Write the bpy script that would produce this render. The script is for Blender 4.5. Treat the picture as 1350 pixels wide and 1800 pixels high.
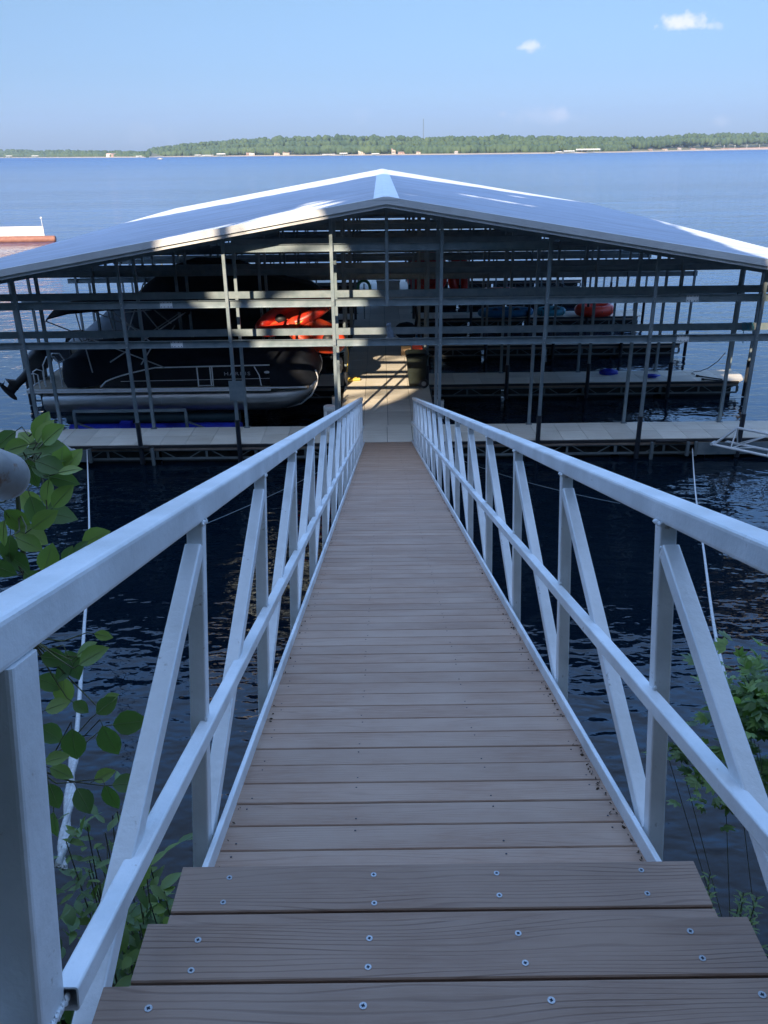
import bpy, bmesh, math, random
from mathutils import Vector, Matrix, Quaternion, noise as mn
R = math.radians
S = bpy.context.scene
for o in list(bpy.data.objects): bpy.data.objects.remove(o)
C = bpy.context.collection

# ------------------------------------------------------------ camera, world, sun, exposure
CAM = Vector((0, 0, 7.0)); FPX = 1460.0; PITCH = R(23.5); ROLL = R(0.7)
fw = Vector((0, math.cos(PITCH), -math.sin(PITCH))); up0 = Vector((0, math.sin(PITCH), math.cos(PITCH))); rt0 = Vector((1, 0, 0))
rt = rt0*math.cos(ROLL) - up0*math.sin(ROLL); up = up0*math.cos(ROLL) + rt0*math.sin(ROLL)
cd = bpy.data.cameras.new('camera'); cam = bpy.data.objects.new('camera', cd); C.objects.link(cam)
cd.sensor_fit = 'HORIZONTAL'; cd.sensor_width = 36.0; cd.lens = 36*FPX/1350; cd.clip_start = 0.05; cd.clip_end = 20000
m = Matrix((rt, up, -fw)).transposed().to_4x4(); m.translation = CAM; cam.matrix_world = m
S.camera = cam
cd.dof.use_dof = False

SUN_EL = 24.8; SUN_AZ = 196.0
TOSUN = Vector((math.sin(R(SUN_AZ))*math.cos(R(SUN_EL)), math.cos(R(SUN_AZ))*math.cos(R(SUN_EL)), math.sin(R(SUN_EL))))
sl = bpy.data.lights.new('sun', 'SUN'); sl.energy = 3.3; sl.angle = R(0.53); sl.color = (1.0, 0.81, 0.58)
so = bpy.data.objects.new('sun', sl); C.objects.link(so); so.rotation_euler = (-TOSUN).to_track_quat('-Z', 'Y').to_euler()
so.location = (-20, -60, 60)

W = bpy.data.worlds.new('World'); S.world = W; W.use_nodes = True
S.view_settings.view_transform = 'Standard'; S.view_settings.look = 'None'; S.view_settings.gamma = 1.0
S.view_settings.use_curve_mapping = False
S.view_settings.exposure = 1.4
SKY_STRENGTH = 0.1

def ray(x, y): return fw + rt*((x-675)/FPX) - up*((y-900)/FPX)
def at(x, y, t): return CAM + ray(x, y)*t
def onz(x, y, z):
    d = ray(x, y); return CAM + d*((z-CAM.z)/d.z)
def ony(x, y, Y):
    d = ray(x, y); return CAM + d*((Y-CAM.y)/d.y)

class NT:
    def __init__(s, tree): s.t = tree; s.n = tree.nodes; s.l = tree.links
    def N(s, typ, **kw):
        n = s.n.new(typ)
        for k, v in kw.items():
            if k.startswith('_'): setattr(n, k[1:], v)
            else: n.inputs[k.replace('#', ' ')].default_value = v
        return n
    def L(s, a, b): s.l.new(a, b)
    def math(s, op, a, b=None, c=None, clamp=False):
        n = s.n.new('ShaderNodeMath'); n.operation = op; n.use_clamp = clamp
        for i, v in enumerate((a, b, c)):
            if v is None: continue
            if isinstance(v, (int, float)): n.inputs[i].default_value = v
            else: s.l.new(v, n.inputs[i])
        return n.outputs[0]
    def mix(s, f, a, b, mode='MIX'):
        n = s.n.new('ShaderNodeMix'); n.data_type = 'RGBA'; n.blend_type = mode
        for sock, v in ((n.inputs[0], f), (n.inputs[6], a), (n.inputs[7], b)):
            if isinstance(v, (int, float)): sock.default_value = v
            elif isinstance(v, tuple): sock.default_value = (*v[:3], 1)
            else: s.l.new(v, sock)
        return n.outputs[2]
    def ramp(s, f, pts):
        n = s.n.new('ShaderNodeValToRGB'); s.l.new(f, n.inputs[0]); e = n.color_ramp.elements
        while len(e) < len(pts): e.new(0.5)
        for el, (p, c) in zip(e, pts): el.position = p; el.color = (c, c, c, 1) if isinstance(c, (int, float)) else (*c, 1)
        return n.outputs[0]

def world():
    T = NT(W.node_tree); T.n.clear()
    out = T.N('ShaderNodeOutputWorld'); bg = T.N('ShaderNodeBackground'); T.L(bg.outputs[0], out.inputs[0])
    sky = T.N('ShaderNodeTexSky'); sky.sky_type = 'NISHITA'; sky.sun_disc = False
    sky.sun_elevation = R(SUN_EL); sky.sun_rotation = R(SUN_AZ); sky.altitude = 200
    sky.air_density = 1.0; sky.dust_density = 0.6; sky.ozone_density = 1.6
    tc = T.N('ShaderNodeTexCoord')
    # sky reshaped by direction: low front dimmed, zenith boosted to lift the shaded deck
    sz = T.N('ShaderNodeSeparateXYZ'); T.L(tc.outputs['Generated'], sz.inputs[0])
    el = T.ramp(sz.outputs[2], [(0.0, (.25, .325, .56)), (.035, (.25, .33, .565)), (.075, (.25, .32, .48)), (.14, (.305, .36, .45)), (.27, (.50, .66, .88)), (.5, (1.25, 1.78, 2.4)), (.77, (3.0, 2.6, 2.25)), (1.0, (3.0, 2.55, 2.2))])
    ff = T.math('ADD', .98, T.math('MULTIPLY', sz.outputs[1], T.math('MULTIPLY', .40, T.math('MULTIPLY', sz.outputs[2], 1.6, clamp=True))))  # front sky raised, back sky lowered, to darken the uphill post faces
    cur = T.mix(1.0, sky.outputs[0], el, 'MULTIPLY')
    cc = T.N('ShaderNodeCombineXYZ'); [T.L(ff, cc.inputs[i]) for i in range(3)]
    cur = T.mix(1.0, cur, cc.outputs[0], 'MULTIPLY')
    # small cumulus puffs, fixed in the sky by direction
    ns = T.N('ShaderNodeTexNoise', Scale=55.0, Detail=6.0, Roughness=0.62); T.L(tc.outputs['Generated'], ns.inputs['Vector'])
    ns2 = T.N('ShaderNodeTexNoise', Scale=130.0, Detail=4.0, Roughness=0.6); T.L(tc.outputs['Generated'], ns2.inputs['Vector'])
    def puff(cx, cy, hw, hh, dens, cur):
        d = ray(cx, cy).normalized(); e1 = (ray(cx+1, cy).normalized()-d).normalized(); e2 = d.cross(e1).normalized()
        k = 1.0/FPX
        def dot(v):
            n = T.N('ShaderNodeVectorMath', _operation='DOT_PRODUCT'); T.L(tc.outputs['Generated'], n.inputs[0]); n.inputs[1].default_value = v; return n.outputs['Value']
        a = T.math('DIVIDE', dot(e1), hw*k); b = T.math('DIVIDE', dot(e2), hh*k)
        r2 = T.math('ADD', T.math('MULTIPLY', a, a), T.math('MULTIPLY', b, b))
        r = T.math('SQRT', r2)
        front = T.math('GREATER_THAN', dot(d), 0.0)
        f = T.math('SUBTRACT', T.math('ADD', 1.0, T.math('MULTIPLY', T.math('SUBTRACT', ns.outputs[0], 0.5), 3.2)), r)
        f = T.math('ADD', f, T.math('MULTIPLY', T.math('SUBTRACT', ns2.outputs[0], 0.5), 1.1))
        f = T.math('MULTIPLY', T.math('MULTIPLY', f, 1.1, clamp=True), T.math('MULTIPLY', front, dens))
        return T.mix(f, cur, (4.6, 4.5, 4.7))
    for a in ((1200, 40, 31, 13, .8), (1238, 45, 24, 5, .4), (1180, 46, 18, 6, .4), (932, 81, 18, 8, .62), (914, 84, 12, 4, .35), (960, 203, 55, 14, .22), (885, 200, 14, 8, .35), (985, 201, 18, 10, .35), (640, 205, 16, 18, .15), (1268, 212, 12, 8, .25), (270, 235, 40, 18, .12)):
        cur = puff(*a, cur)
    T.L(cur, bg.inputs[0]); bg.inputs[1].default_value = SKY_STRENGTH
world()

# ------------------------------------------------------------ mesh helpers
BASE = {}
def tag(o, label=None, cat=None, group=None, kind=None):
    for k, v in (('label', label), ('category', cat), ('group', group), ('kind', kind)):
        if v: o[k] = v
    return o
def thing(name, loc, label, cat, group=None):
    o = bpy.data.objects.new(name, None); C.objects.link(o); o.location = loc; o.empty_display_size = .2
    BASE[o.name] = Vector(loc); return tag(o, label, cat, group)
def copy_tree(o, parent=None):
    c = o.copy(); C.objects.link(c); c.parent = parent
    BASE[c.name] = BASE.get(o.name, Vector())
    for ch in [x for x in bpy.data.objects if x.parent == o]: copy_tree(ch, c)
    return c
class MB:
    def __init__(s): s.v = []; s.f = []; s.sm = []
    def add(s, vs, fs, smooth=False):
        b = len(s.v); s.v += [Vector(v) for v in vs]
        for f in fs: s.f.append([b+i for i in f]); s.sm.append(smooth)
        return s
    def box(s, x0, x1, y0, y1, z0, z1):
        vs = [(x, y, z) for z in (z0, z1) for y in (y0, y1) for x in (x0, x1)]
        return s.add(vs, [(0, 2, 3, 1), (4, 5, 7, 6), (0, 1, 5, 4), (2, 6, 7, 3), (0, 4, 6, 2), (1, 3, 7, 5)])
    def frame(s, p, q, upv):
        p = Vector(p); q = Vector(q); d = (q-p).normalized(); u = Vector(upv)
        a = d.cross(u)
        if a.length < 1e-5: a = d.cross(Vector((1, 0, 0)))
        a.normalize(); b = a.cross(d).normalized(); return p, q, a, b
    def extr(s, p, q, prof, upv=(0, 0, 1), caps=True, smooth=False, closed=True):
        p, q, a, b = s.frame(p, q, upv); n = len(prof)
        vs = [e + a*x + b*y for e in (p, q) for x, y in prof]
        rng = range(n) if closed else range(n-1)
        fs = [(i, (i+1) % n, n+(i+1) % n, n+i) for i in rng]
        s.add(vs, fs, smooth)
        if caps and closed: s.add(vs[:n], [tuple(range(n-1, -1, -1))]); s.add(vs[n:], [tuple(range(n))])
        return s
    def bar(s, p, q, w, h, upv=(0, 0, 1), r=0.0):
        w /= 2; h /= 2
        if r <= 0: return s.extr(p, q, [(-w, -h), (w, -h), (w, h), (-w, h)], upv)
        pr = []
        for cx, cy, a0 in ((w-r, h-r, 0), (-w+r, h-r, 90), (-w+r, -h+r, 180), (w-r, -h+r, 270)):
            for k in range(4): a = R(a0+k*30); pr.append((cx+r*math.cos(a), cy+r*math.sin(a)))
        return s.extr(p, q, pr, upv)
    def chan(s, p, q, h, fl, t=.008, side=1, upv=(0, 0, 1)):
        h /= 2; f = fl*side; tt = t*side
        return s.extr(p, q, [(0, -h), (f, -h), (f, -h+t), (tt, -h+t), (tt, h-t), (f, h-t), (f, h), (0, h)], upv)
    def cyl(s, p, q, r, n=12, r2=None, caps=True):
        r2 = r if r2 is None else r2
        p, q, a, b = s.frame(p, q, (0, 0, 1) if abs((Vector(q)-Vector(p)).normalized().z) < .95 else (0, 1, 0))
        c = [(math.cos(2*math.pi*i/n), math.sin(2*math.pi*i/n)) for i in range(n)]
        vs = [p+(a*x+b*y)*r for x, y in c] + [q+(a*x+b*y)*r2 for x, y in c]
        s.add(vs, [(i, (i+1) % n, n+(i+1) % n, n+i) for i in range(n)], True)
        if caps:
            s.add(vs[:n], [tuple(range(n-1, -1, -1))]); s.add(vs[n:], [tuple(range(n))])
        return s
    def tube(s, pts, r, n=8, caps=True):
        pts = [Vector(p) for p in pts]; rr = r if isinstance(r, (list, tuple)) else [r]*len(pts)
        ref = Vector((0, 0, 1)) if abs((pts[1]-pts[0]).normalized().z) < .9 else Vector((0, 1, 0))
        b0 = len(s.v); vs = []
        for i, p in enumerate(pts):
            d = (pts[min(i+1, len(pts)-1)]-pts[max(i-1, 0)]).normalized(); a = d.cross(ref)
            if a.length < 1e-4: a = d.orthogonal()
            a.normalize(); b = a.cross(d).normalized(); ref = b
            vs += [p+(a*math.cos(2*math.pi*k/n)+b*math.sin(2*math.pi*k/n))*rr[i] for k in range(n)]
        fs = [(i*n+k, i*n+(k+1) % n, (i+1)*n+(k+1) % n, (i+1)*n+k) for i in range(len(pts)-1) for k in range(n)]
        s.add(vs, fs, True)
        if caps: s.add(vs[:n], [tuple(range(n-1, -1, -1))]); s.add(vs[-n:], [tuple(range(n))])
        return s
    def lathe(s, c, prof, n=20, axis=(0, 0, 1)):
        ax = Vector(axis).normalized(); a = ax.orthogonal().normalized(); b = ax.cross(a); c = Vector(c); k = len(prof)
        vs = [c+ax*z+(a*math.cos(2*math.pi*i/n)+b*math.sin(2*math.pi*i/n))*r for r, z in prof for i in range(n)]
        s.add(vs, [(j*n+i, j*n+(i+1) % n, (j+1)*n+(i+1) % n, (j+1)*n+i) for j in range(k-1) for i in range(n)], True)
        s.add(vs[:n], [tuple(range(n-1, -1, -1))]); s.add(vs[-n:], [tuple(range(n))]); return s
    def loft(s, rings, closed=False, smooth=True, caps=False):
        n = len(rings[0]); vs = [v for r in rings for v in r]; m_ = n if closed else n-1
        s.add(vs, [(j*n+i, j*n+(i+1) % n, (j+1)*n+(i+1) % n, (j+1)*n+i) for j in range(len(rings)-1) for i in range(m_)], smooth)
        if caps: s.add(vs[:n], [tuple(range(n-1, -1, -1))]); s.add(vs[-n:], [tuple(range(n))])
        return s
    def ball(s, c, r, sx=1, sy=1, sz=1, n=10, k=7, jit=0, rng=random):
        c = Vector(c); vs = []; fs = []
        for j in range(k+1):
            th = math.pi*j/k
            for i in range(n):
                ph = 2*math.pi*i/n; q = r*(1+jit*rng.uniform(-1, 1))
                vs.append(c+Vector((q*sx*math.sin(th)*math.cos(ph), q*sy*math.sin(th)*math.sin(ph), q*sz*math.cos(th))))
        for j in range(k):
            for i in range(n): fs.append((j*n+i, (j+1)*n+i, (j+1)*n+(i+1) % n, j*n+(i+1) % n))
        return s.add(vs, fs, True)
    def build(s, name, mat, parent=None, label=None):
        base = Vector(); r = parent
        while r is not None:
            if r.name in BASE and r.parent is None: base = BASE[r.name]
            r = r.parent
        me = bpy.data.meshes.new(name); me.from_pydata([tuple(v-base) for v in s.v], [], s.f)
        me.polygons.foreach_set('use_smooth', s.sm); me.materials.append(mat); me.update(); me.validate()
        bm = bmesh.new(); bm.from_mesh(me); bmesh.ops.recalc_face_normals(bm, faces=bm.faces); bm.to_mesh(me); bm.free()
        o = bpy.data.objects.new(name, me); C.objects.link(o); o.parent = parent
        if label: o['label'] = label
        return o
def part_copy(o, loc):
    c = o.copy(); C.objects.link(c); c.parent = o.parent; c.location = Vector(loc); return c

# ------------------------------------------------------------ materials
def pmat(name, c1, c2=None, scale=4.0, rough=.6, metal=0.0, bump=0.0, bscale=40.0, stretch=(1, 1, 1), detail=4.0, spots=None, r2=None, spec=None, coord='Object', lo=.35, hi=.65):
    mt = bpy.data.materials.new(name); mt.use_nodes = True; T = NT(mt.node_tree); b = T.n['Principled BSDF']
    b.inputs['Roughness'].default_value = rough; b.inputs['Metallic'].default_value = metal
    if spec is not None: b.inputs['Specular IOR Level'].default_value = spec
    tc = T.N('ShaderNodeTexCoord'); mp = T.N('ShaderNodeMapping', Scale=stretch); T.L(tc.outputs[coord], mp.inputs[0])
    col = None
    if c2:
        ns = T.N('ShaderNodeTexNoise', Scale=scale, Detail=detail, Roughness=.6); T.L(mp.outputs[0], ns.inputs['Vector'])
        f = T.ramp(ns.outputs[0], [(lo, 0.0), (hi, 1.0)]); col = T.mix(f, c1, c2)
        if r2 is not None: T.L(T.math('ADD', rough, T.math('MULTIPLY', f, r2-rough)), b.inputs['Roughness'])
    if spots:
        sc, thr, c3 = spots
        n2 = T.N('ShaderNodeTexNoise', Scale=sc, Detail=5.0, Roughness=.65); T.L(mp.outputs[0], n2.inputs['Vector'])
        f2 = T.ramp(n2.outputs[0], [(thr, 0.0), (thr+.06, 1.0)]); col = T.mix(f2, col or c1, c3)
    if col is None: b.inputs['Base Color'].default_value = (*c1, 1)
    else: T.L(col, b.inputs['Base Color'])
    if bump:
        n3 = T.N('ShaderNodeTexNoise', Scale=bscale, Detail=5.0, Roughness=.6); T.L(mp.outputs[0], n3.inputs['Vector'])
        bp = T.N('ShaderNodeBump', Strength=bump, Distance=.01); T.L(n3.outputs[0], bp.inputs['Height']); T.L(bp.outputs[0], b.inputs['Normal'])
    return mt
M = {}
M['alu'] = pmat('painted_aluminium', (.64, .67, .69), (.80, .82, .84), scale=4, rough=.38, metal=.25, bump=.25, bscale=35, spots=(17, .665, (.42, .40, .38)), r2=.6, detail=7)
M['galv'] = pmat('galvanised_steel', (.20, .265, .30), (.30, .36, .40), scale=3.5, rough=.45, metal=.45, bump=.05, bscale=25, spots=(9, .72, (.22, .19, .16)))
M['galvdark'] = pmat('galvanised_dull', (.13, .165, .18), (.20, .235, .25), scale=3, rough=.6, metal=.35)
M['plate'] = pmat('bright_plate', (.84, .86, .88), (.74, .76, .78), scale=20, rough=.5, metal=.0)
M['railsilver'] = pmat('silver_rail', (.85, .87, .90), (.75, .77, .80), scale=6, rough=.35, metal=.25)
M['bolt'] = pmat('bolt_steel', (.55, .57, .6), rough=.35, metal=.9)
M['black'] = pmat('black_rubber', (.018, .019, .022), (.03, .03, .034), scale=8, rough=.55)
M['sleeve'] = pmat('black_sleeve', (.014, .017, .024), (.025, .03, .04), scale=10, rough=.4)
M['float'] = pmat('dark_float', (.012, .015, .015), (.03, .035, .03), scale=6, rough=.8)
M['fasciaboard'] = pmat('rusty_board', (.20, .15, .12), (.32, .27, .23), scale=5, rough=.85, stretch=(.6, 4, 4), spots=(8, .6, (.16, .07, .035)))
M['canvas'] = pmat('black_canvas', (.006, .008, .013), (.012, .015, .022), scale=3, rough=.7, bump=1.0, bscale=3, spec=.15)
M['canvasblue'] = pmat('slate_canvas', (.012, .02, .03), (.02, .03, .042), scale=4, rough=.7, bump=.4, bscale=6)
M['tubealu'] = pmat('pontoon_aluminium', (.34, .36, .38), (.48, .50, .52), scale=2.5, rough=.3, metal=.85, bump=.04, bscale=8, stretch=(.5, 2, 2), r2=.45)
M['chrome'] = pmat('polished_rail', (.62, .64, .68), rough=.22, metal=.9)
M['panel'] = pmat('boat_black_panel', (.008, .009, .013), rough=.25)
M['tan'] = pmat('tan_deck', (.34, .29, .22), (.42, .36, .28), scale=12, rough=.8)
M['motor'] = pmat('motor_black', (.006, .007, .009), (.012, .012, .015), scale=5, rough=.35)
M['grey'] = pmat('grey_plastic', (.32, .34, .36), (.42, .44, .46), scale=8, rough=.6)
M['white'] = pmat('white_plastic', (.72, .73, .72), (.62, .62, .60), scale=6, rough=.5)
M['red'] = pmat('red_pvc', (.60, .03, .018), (.70, .05, .02), scale=5, rough=.38)
M['orange'] = pmat('orange_pvc', (.70, .085, .025), (.60, .05, .02), scale=5, rough=.4)
M['yellow'] = pmat('yellow_pvc', (.72, .52, .10), rough=.5)
M['blue'] = pmat('blue_pvc', (.02, .13, .30), (.03, .2, .38), scale=4, rough=.4)
M['teal'] = pmat('teal_pvc', (.04, .24, .32), (.05, .3, .38), scale=4, rough=.4)
M['royal'] = pmat('royal_blue', (.01, .02, .36), (.015, .04, .5), scale=4, rough=.5)
M['green'] = pmat('green_hose', (.03, .22, .10), (.05, .30, .14), scale=9, rough=.45)
M['bin'] = pmat('bin_plastic', (.010, .016, .013), (.018, .026, .021), scale=6, rough=.5)
M['rope'] = pmat('white_rope', (.62, .64, .66), (.45, .46, .47), scale=60, rough=.8)
M['barge'] = pmat('barge_white', (.74, .72, .66), (.66, .63, .56), scale=3, rough=.6)
M['rust'] = pmat('rust_orange', (.30, .14, .10), (.24, .10, .07), scale=3, rough=.7)
M['card'] = pmat('cardboard', (.45, .32, .2), (.5, .37, .24), scale=6, rough=.9)
M['bark'] = pmat('bark', (.05, .04, .032), (.09, .075, .06), scale=12, rough=.9, stretch=(3, 3, .6), bump=.6, bscale=14)
M['twig'] = pmat('twig', (.06, .05, .04), (.14, .15, .06), scale=8, rough=.8)
M['screw'] = pmat('zinc_screw', (.30, .35, .40), (.5, .55, .6), scale=260, rough=.4, metal=.5)
M['screwhole'] = pmat('screw_recess', (.03, .045, .07), rough=.5, metal=.5)
M['debris'] = pmat('leaf_litter', (.035, .022, .014), (.08, .055, .03), scale=20, rough=.95)

def leafmat(name, c1, c2, trans=.35, rough=.42, scale=6.0):
    mt = bpy.data.materials.new(name); mt.use_nodes = True; T = NT(mt.node_tree); b = T.n['Principled BSDF']
    tc = T.N('ShaderNodeTexCoord'); gi = T.N('ShaderNodeNewGeometry')
    ns = T.N('ShaderNodeTexNoise', Scale=scale, Detail=3.0); T.L(tc.outputs['Object'], ns.inputs['Vector'])
    f = T.math('ADD', T.math('MULTIPLY', T.math('SUBTRACT', ns.outputs[0], .5), 1.6), gi.outputs['Random Per Island'], clamp=True)
    col = T.mix(f, c1, c2); T.L(col, b.inputs['Base Color']); b.inputs['Roughness'].default_value = rough
    tr = T.N('ShaderNodeBsdfTranslucent'); tcol = T.mix(.5, col, (c2[0]*1.6, c2[1]*1.9, c2[2]*.6)); T.L(tcol, tr.inputs[0])
    ms = T.N('ShaderNodeMixShader', Fac=trans); T.L(b.outputs[0], ms.inputs[1]); T.L(tr.outputs[0], ms.inputs[2])
    T.L(ms.outputs[0], T.n['Material Output'].inputs[0]); return mt
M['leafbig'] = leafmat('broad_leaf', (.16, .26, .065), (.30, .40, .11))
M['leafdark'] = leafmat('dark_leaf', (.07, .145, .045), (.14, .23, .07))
M['leafsmall'] = leafmat('shrub_leaf', (.07, .13, .035), (.17, .26, .07))
M['leafmaple'] = leafmat('maple_leaf', (.13, .24, .06), (.24, .36, .10))
M['crown'] = leafmat('crown_leaf', (.02, .05, .015), (.05, .10, .03), trans=.2)

def wood_mat(name, base, dark, light, gain=1.0, rings=True):
    """composite decking: streaky fibre noise along X, embossed contour grain, bleached smears"""
    mt = bpy.data.materials.new(name); mt.use_nodes = True; T = NT(mt.node_tree); b = T.n['Principled BSDF']
    tc = T.N('ShaderNodeTexCoord'); gi = T.N('ShaderNodeNewGeometry'); ri = gi.outputs['Random Per Island']
    off = T.N('ShaderNodeCombineXYZ'); T.L(T.math('MULTIPLY', ri, 37.0), off.inputs[0]); T.L(T.math('MULTIPLY', ri, 91.0), off.inputs[2])
    va = T.N('ShaderNodeVectorMath', _operation='ADD'); T.L(tc.outputs['Object'], va.inputs[0]); T.L(off.outputs[0], va.inputs[1])
    def ns(sc, st, det=3.0, rg=.55):
        mp = T.N('ShaderNodeMapping', Scale=st); T.L(va.outputs[0], mp.inputs[0])
        n = T.N('ShaderNodeTexNoise', Scale=sc, Detail=det, Roughness=rg); T.L(mp.outputs[0], n.inputs['Vector']); return n.outputs[0]
    g = ns(1.0, (.9, 7, 7), 2.0, .4); g2 = ns(1.0, (2.5, 30, 30), 2.0, .5)
    spx = T.N('ShaderNodeSeparateXYZ'); T.L(va.outputs[0], spx.inputs[0])
    ph = T.math('ADD', T.math('ADD', T.math('MULTIPLY', T.math('ADD', spx.outputs[1], T.math('MULTIPLY', spx.outputs[2], .0)), 430.0), T.math('MULTIPLY', g, 75.0)), T.math('MULTIPLY', g2, 5.0)); sn = T.math('SINE', ph)
    line = T.ramp(T.math('ADD', T.math('MULTIPLY', sn, .5), .5), [(0.0, 1.0), (.22, 0.0)])
    line = T.math('MULTIPLY', line, T.ramp(ns(1.0, (1.3, 22, 22), 3.0), [(.35, .25), (.65, 1.0)]))
    fib = ns(1.0, (7, 130, 130), 4.0, .75)
    pat = ns(1.0, (2.0, 4.0, 4.0), 4.0, .6)
    col = T.mix(T.ramp(pat, [(.38, 0.0), (.68, 1.0)]), base, light)
    col = T.mix(T.math('MULTIPLY', T.ramp(fib, [(.42, 0.0), (.62, 1.0)]), .65), col, light)
    pl = T.math('MULTIPLY', line, gain); col = T.mix(pl, col, dark)
    so_ = T.N('ShaderNodeSeparateXYZ'); T.L(tc.outputs['Object'], so_.inputs[0])
    wear = T.ramp(T.math('ABSOLUTE', so_.outputs[0]), [(.12, 1.0), (.42, .45), (.62, 0.0)])
    blot = T.ramp(T.mix(1.0, pat, ns(.6, (3.0, 1.0, 1.0), 4.0), 'MULTIPLY'), [(.12, 0.0), (.45, 1.0)])
    col = T.mix(T.math('MULTIPLY', T.math('MULTIPLY', wear, blot), .45), col, light)
    hv = T.math('ADD', .92, T.math('MULTIPLY', ri, .15))
    hs = T.N('ShaderNodeHueSaturation'); T.L(col, hs.inputs['Color']); T.L(hv, hs.inputs['Value']); T.L(hs.outputs[0], b.inputs['Base Color'])
    b.inputs['Roughness'].default_value = .62; b.inputs['Specular IOR Level'].default_value = .35
    h = T.math('SUBTRACT', T.math('MULTIPLY', fib, .35), T.math('MULTIPLY', line, .5))
    bp = T.N('ShaderNodeBump', Strength=.35, Distance=.004); T.L(h, bp.inputs['Height']); T.L(bp.outputs[0], b.inputs['Normal'])
    return mt
M['plank'] = wood_mat('composite_plank', (.345, .208, .142), (.20, .118, .08), (.45, .315, .24), .30)
M['tread'] = wood_mat('composite_tread', (.285, .185, .135), (.14, .085, .062), (.37, .26, .20), .70)

def slab_mat():
    mt = bpy.data.materials.new('dock_panel'); mt.use_nodes = True; T = NT(mt.node_tree); b = T.n['Principled BSDF']
    tc = T.N('ShaderNodeTexCoord'); g = T.N('ShaderNodeNewGeometry'); ri = g.outputs['Random Per Island']
    n1 = T.N('ShaderNodeTexNoise', Scale=1.3, Detail=5.0, Roughness=.6); T.L(g.outputs['Position'], n1.inputs['Vector'])
    mp = T.N('ShaderNodeMapping', Scale=(.5, 5, 5)); T.L(g.outputs['Position'], mp.inputs[0])
    n2 = T.N('ShaderNodeTexNoise', Scale=2.0, Detail=5.0); T.L(mp.outputs[0], n2.inputs['Vector'])
    col = T.mix(T.ramp(n1.outputs[0], [(.3, 0.0), (.7, 1.0)]), (.70, .66, .57), (.82, .78, .69))
    col = T.mix(T.math('MULTIPLY', T.ramp(n2.outputs[0], [(.5, 0.0), (.75, 1.0)]), .5), col, (.60, .50, .40))
    hs = T.N('ShaderNodeHueSaturation'); T.L(col, hs.inputs['Color']); T.L(T.math('ADD', .86, T.math('MULTIPLY', ri, .28)), hs.inputs['Value'])
    T.L(hs.outputs[0], b.inputs['Base Color']); b.inputs['Roughness'].default_value = .8
    return mt
M['slab'] = slab_mat()

def roof_mat():
    mt = bpy.data.materials.new('ribbed_roof'); mt.use_nodes = True; T = NT(mt.node_tree); b = T.n['Principled BSDF']
    g = T.N('ShaderNodeNewGeometry'); n = T.N('ShaderNodeTexNoise', Scale=.35, Detail=5.0); T.L(g.outputs['Position'], n.inputs['Vector'])
    mp = T.N('ShaderNodeMapping', Scale=(.25, 6, 1)); T.L(g.outputs['Position'], mp.inputs[0])
    n2 = T.N('ShaderNodeTexNoise', Scale=1.2, Detail=4.0); T.L(mp.outputs[0], n2.inputs['Vector'])
    col = T.mix(T.ramp(n.outputs[0], [(.3, 0.0), (.7, 1.0)]), (.42, .51, .64), (.50, .58, .71))
    col = T.mix(T.math('MULTIPLY', T.ramp(n2.outputs[0], [(.52, 0.0), (.75, 1.0)]), .45), col, (.28, .31, .36))
    mp3 = T.N('ShaderNodeMapping', Scale=(.05, 1.9, 1)); T.L(g.outputs['Position'], mp3.inputs[0])
    n4 = T.N('ShaderNodeTexNoise', Scale=1.5, Detail=4.0, Roughness=.7); T.L(mp3.outputs[0], n4.inputs['Vector'])
    col = T.mix(T.math('MULTIPLY', T.ramp(n4.outputs[0], [(.44, 0.0), (.60, 1.0)]), .42), col, (.27, .31, .38))
    sp = T.N('ShaderNodeSeparateXYZ'); T.L(g.outputs['Position'], sp.inputs[0])
    fr = T.math('FRACT', T.math('DIVIDE', T.math('SUBTRACT', sp.outputs[1], 18.42-.03), .305))
    seam = T.ramp(fr, [(0.0, 1.0), (.05, 1.0), (.09, 0.0), (.93, 0.0), (.97, 1.0)]); col = T.mix(T.math('MULTIPLY', seam, .55), col, (.17, .20, .25))
    T.L(col, b.inputs['Base Color']); b.inputs['Metallic'].default_value = .15; b.inputs['Roughness'].default_value = .42
    return mt
M['roof'] = roof_mat()
M['trim'] = pmat('white_trim', (.66, .68, .70), (.58, .60, .62), scale=2, rough=.45, metal=.1, spots=(14, .72, (.4, .38, .34)))
M['ridge'] = pmat('ridge_white', (.74, .76, .78), (.66, .68, .70), scale=2, rough=.45)

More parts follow.
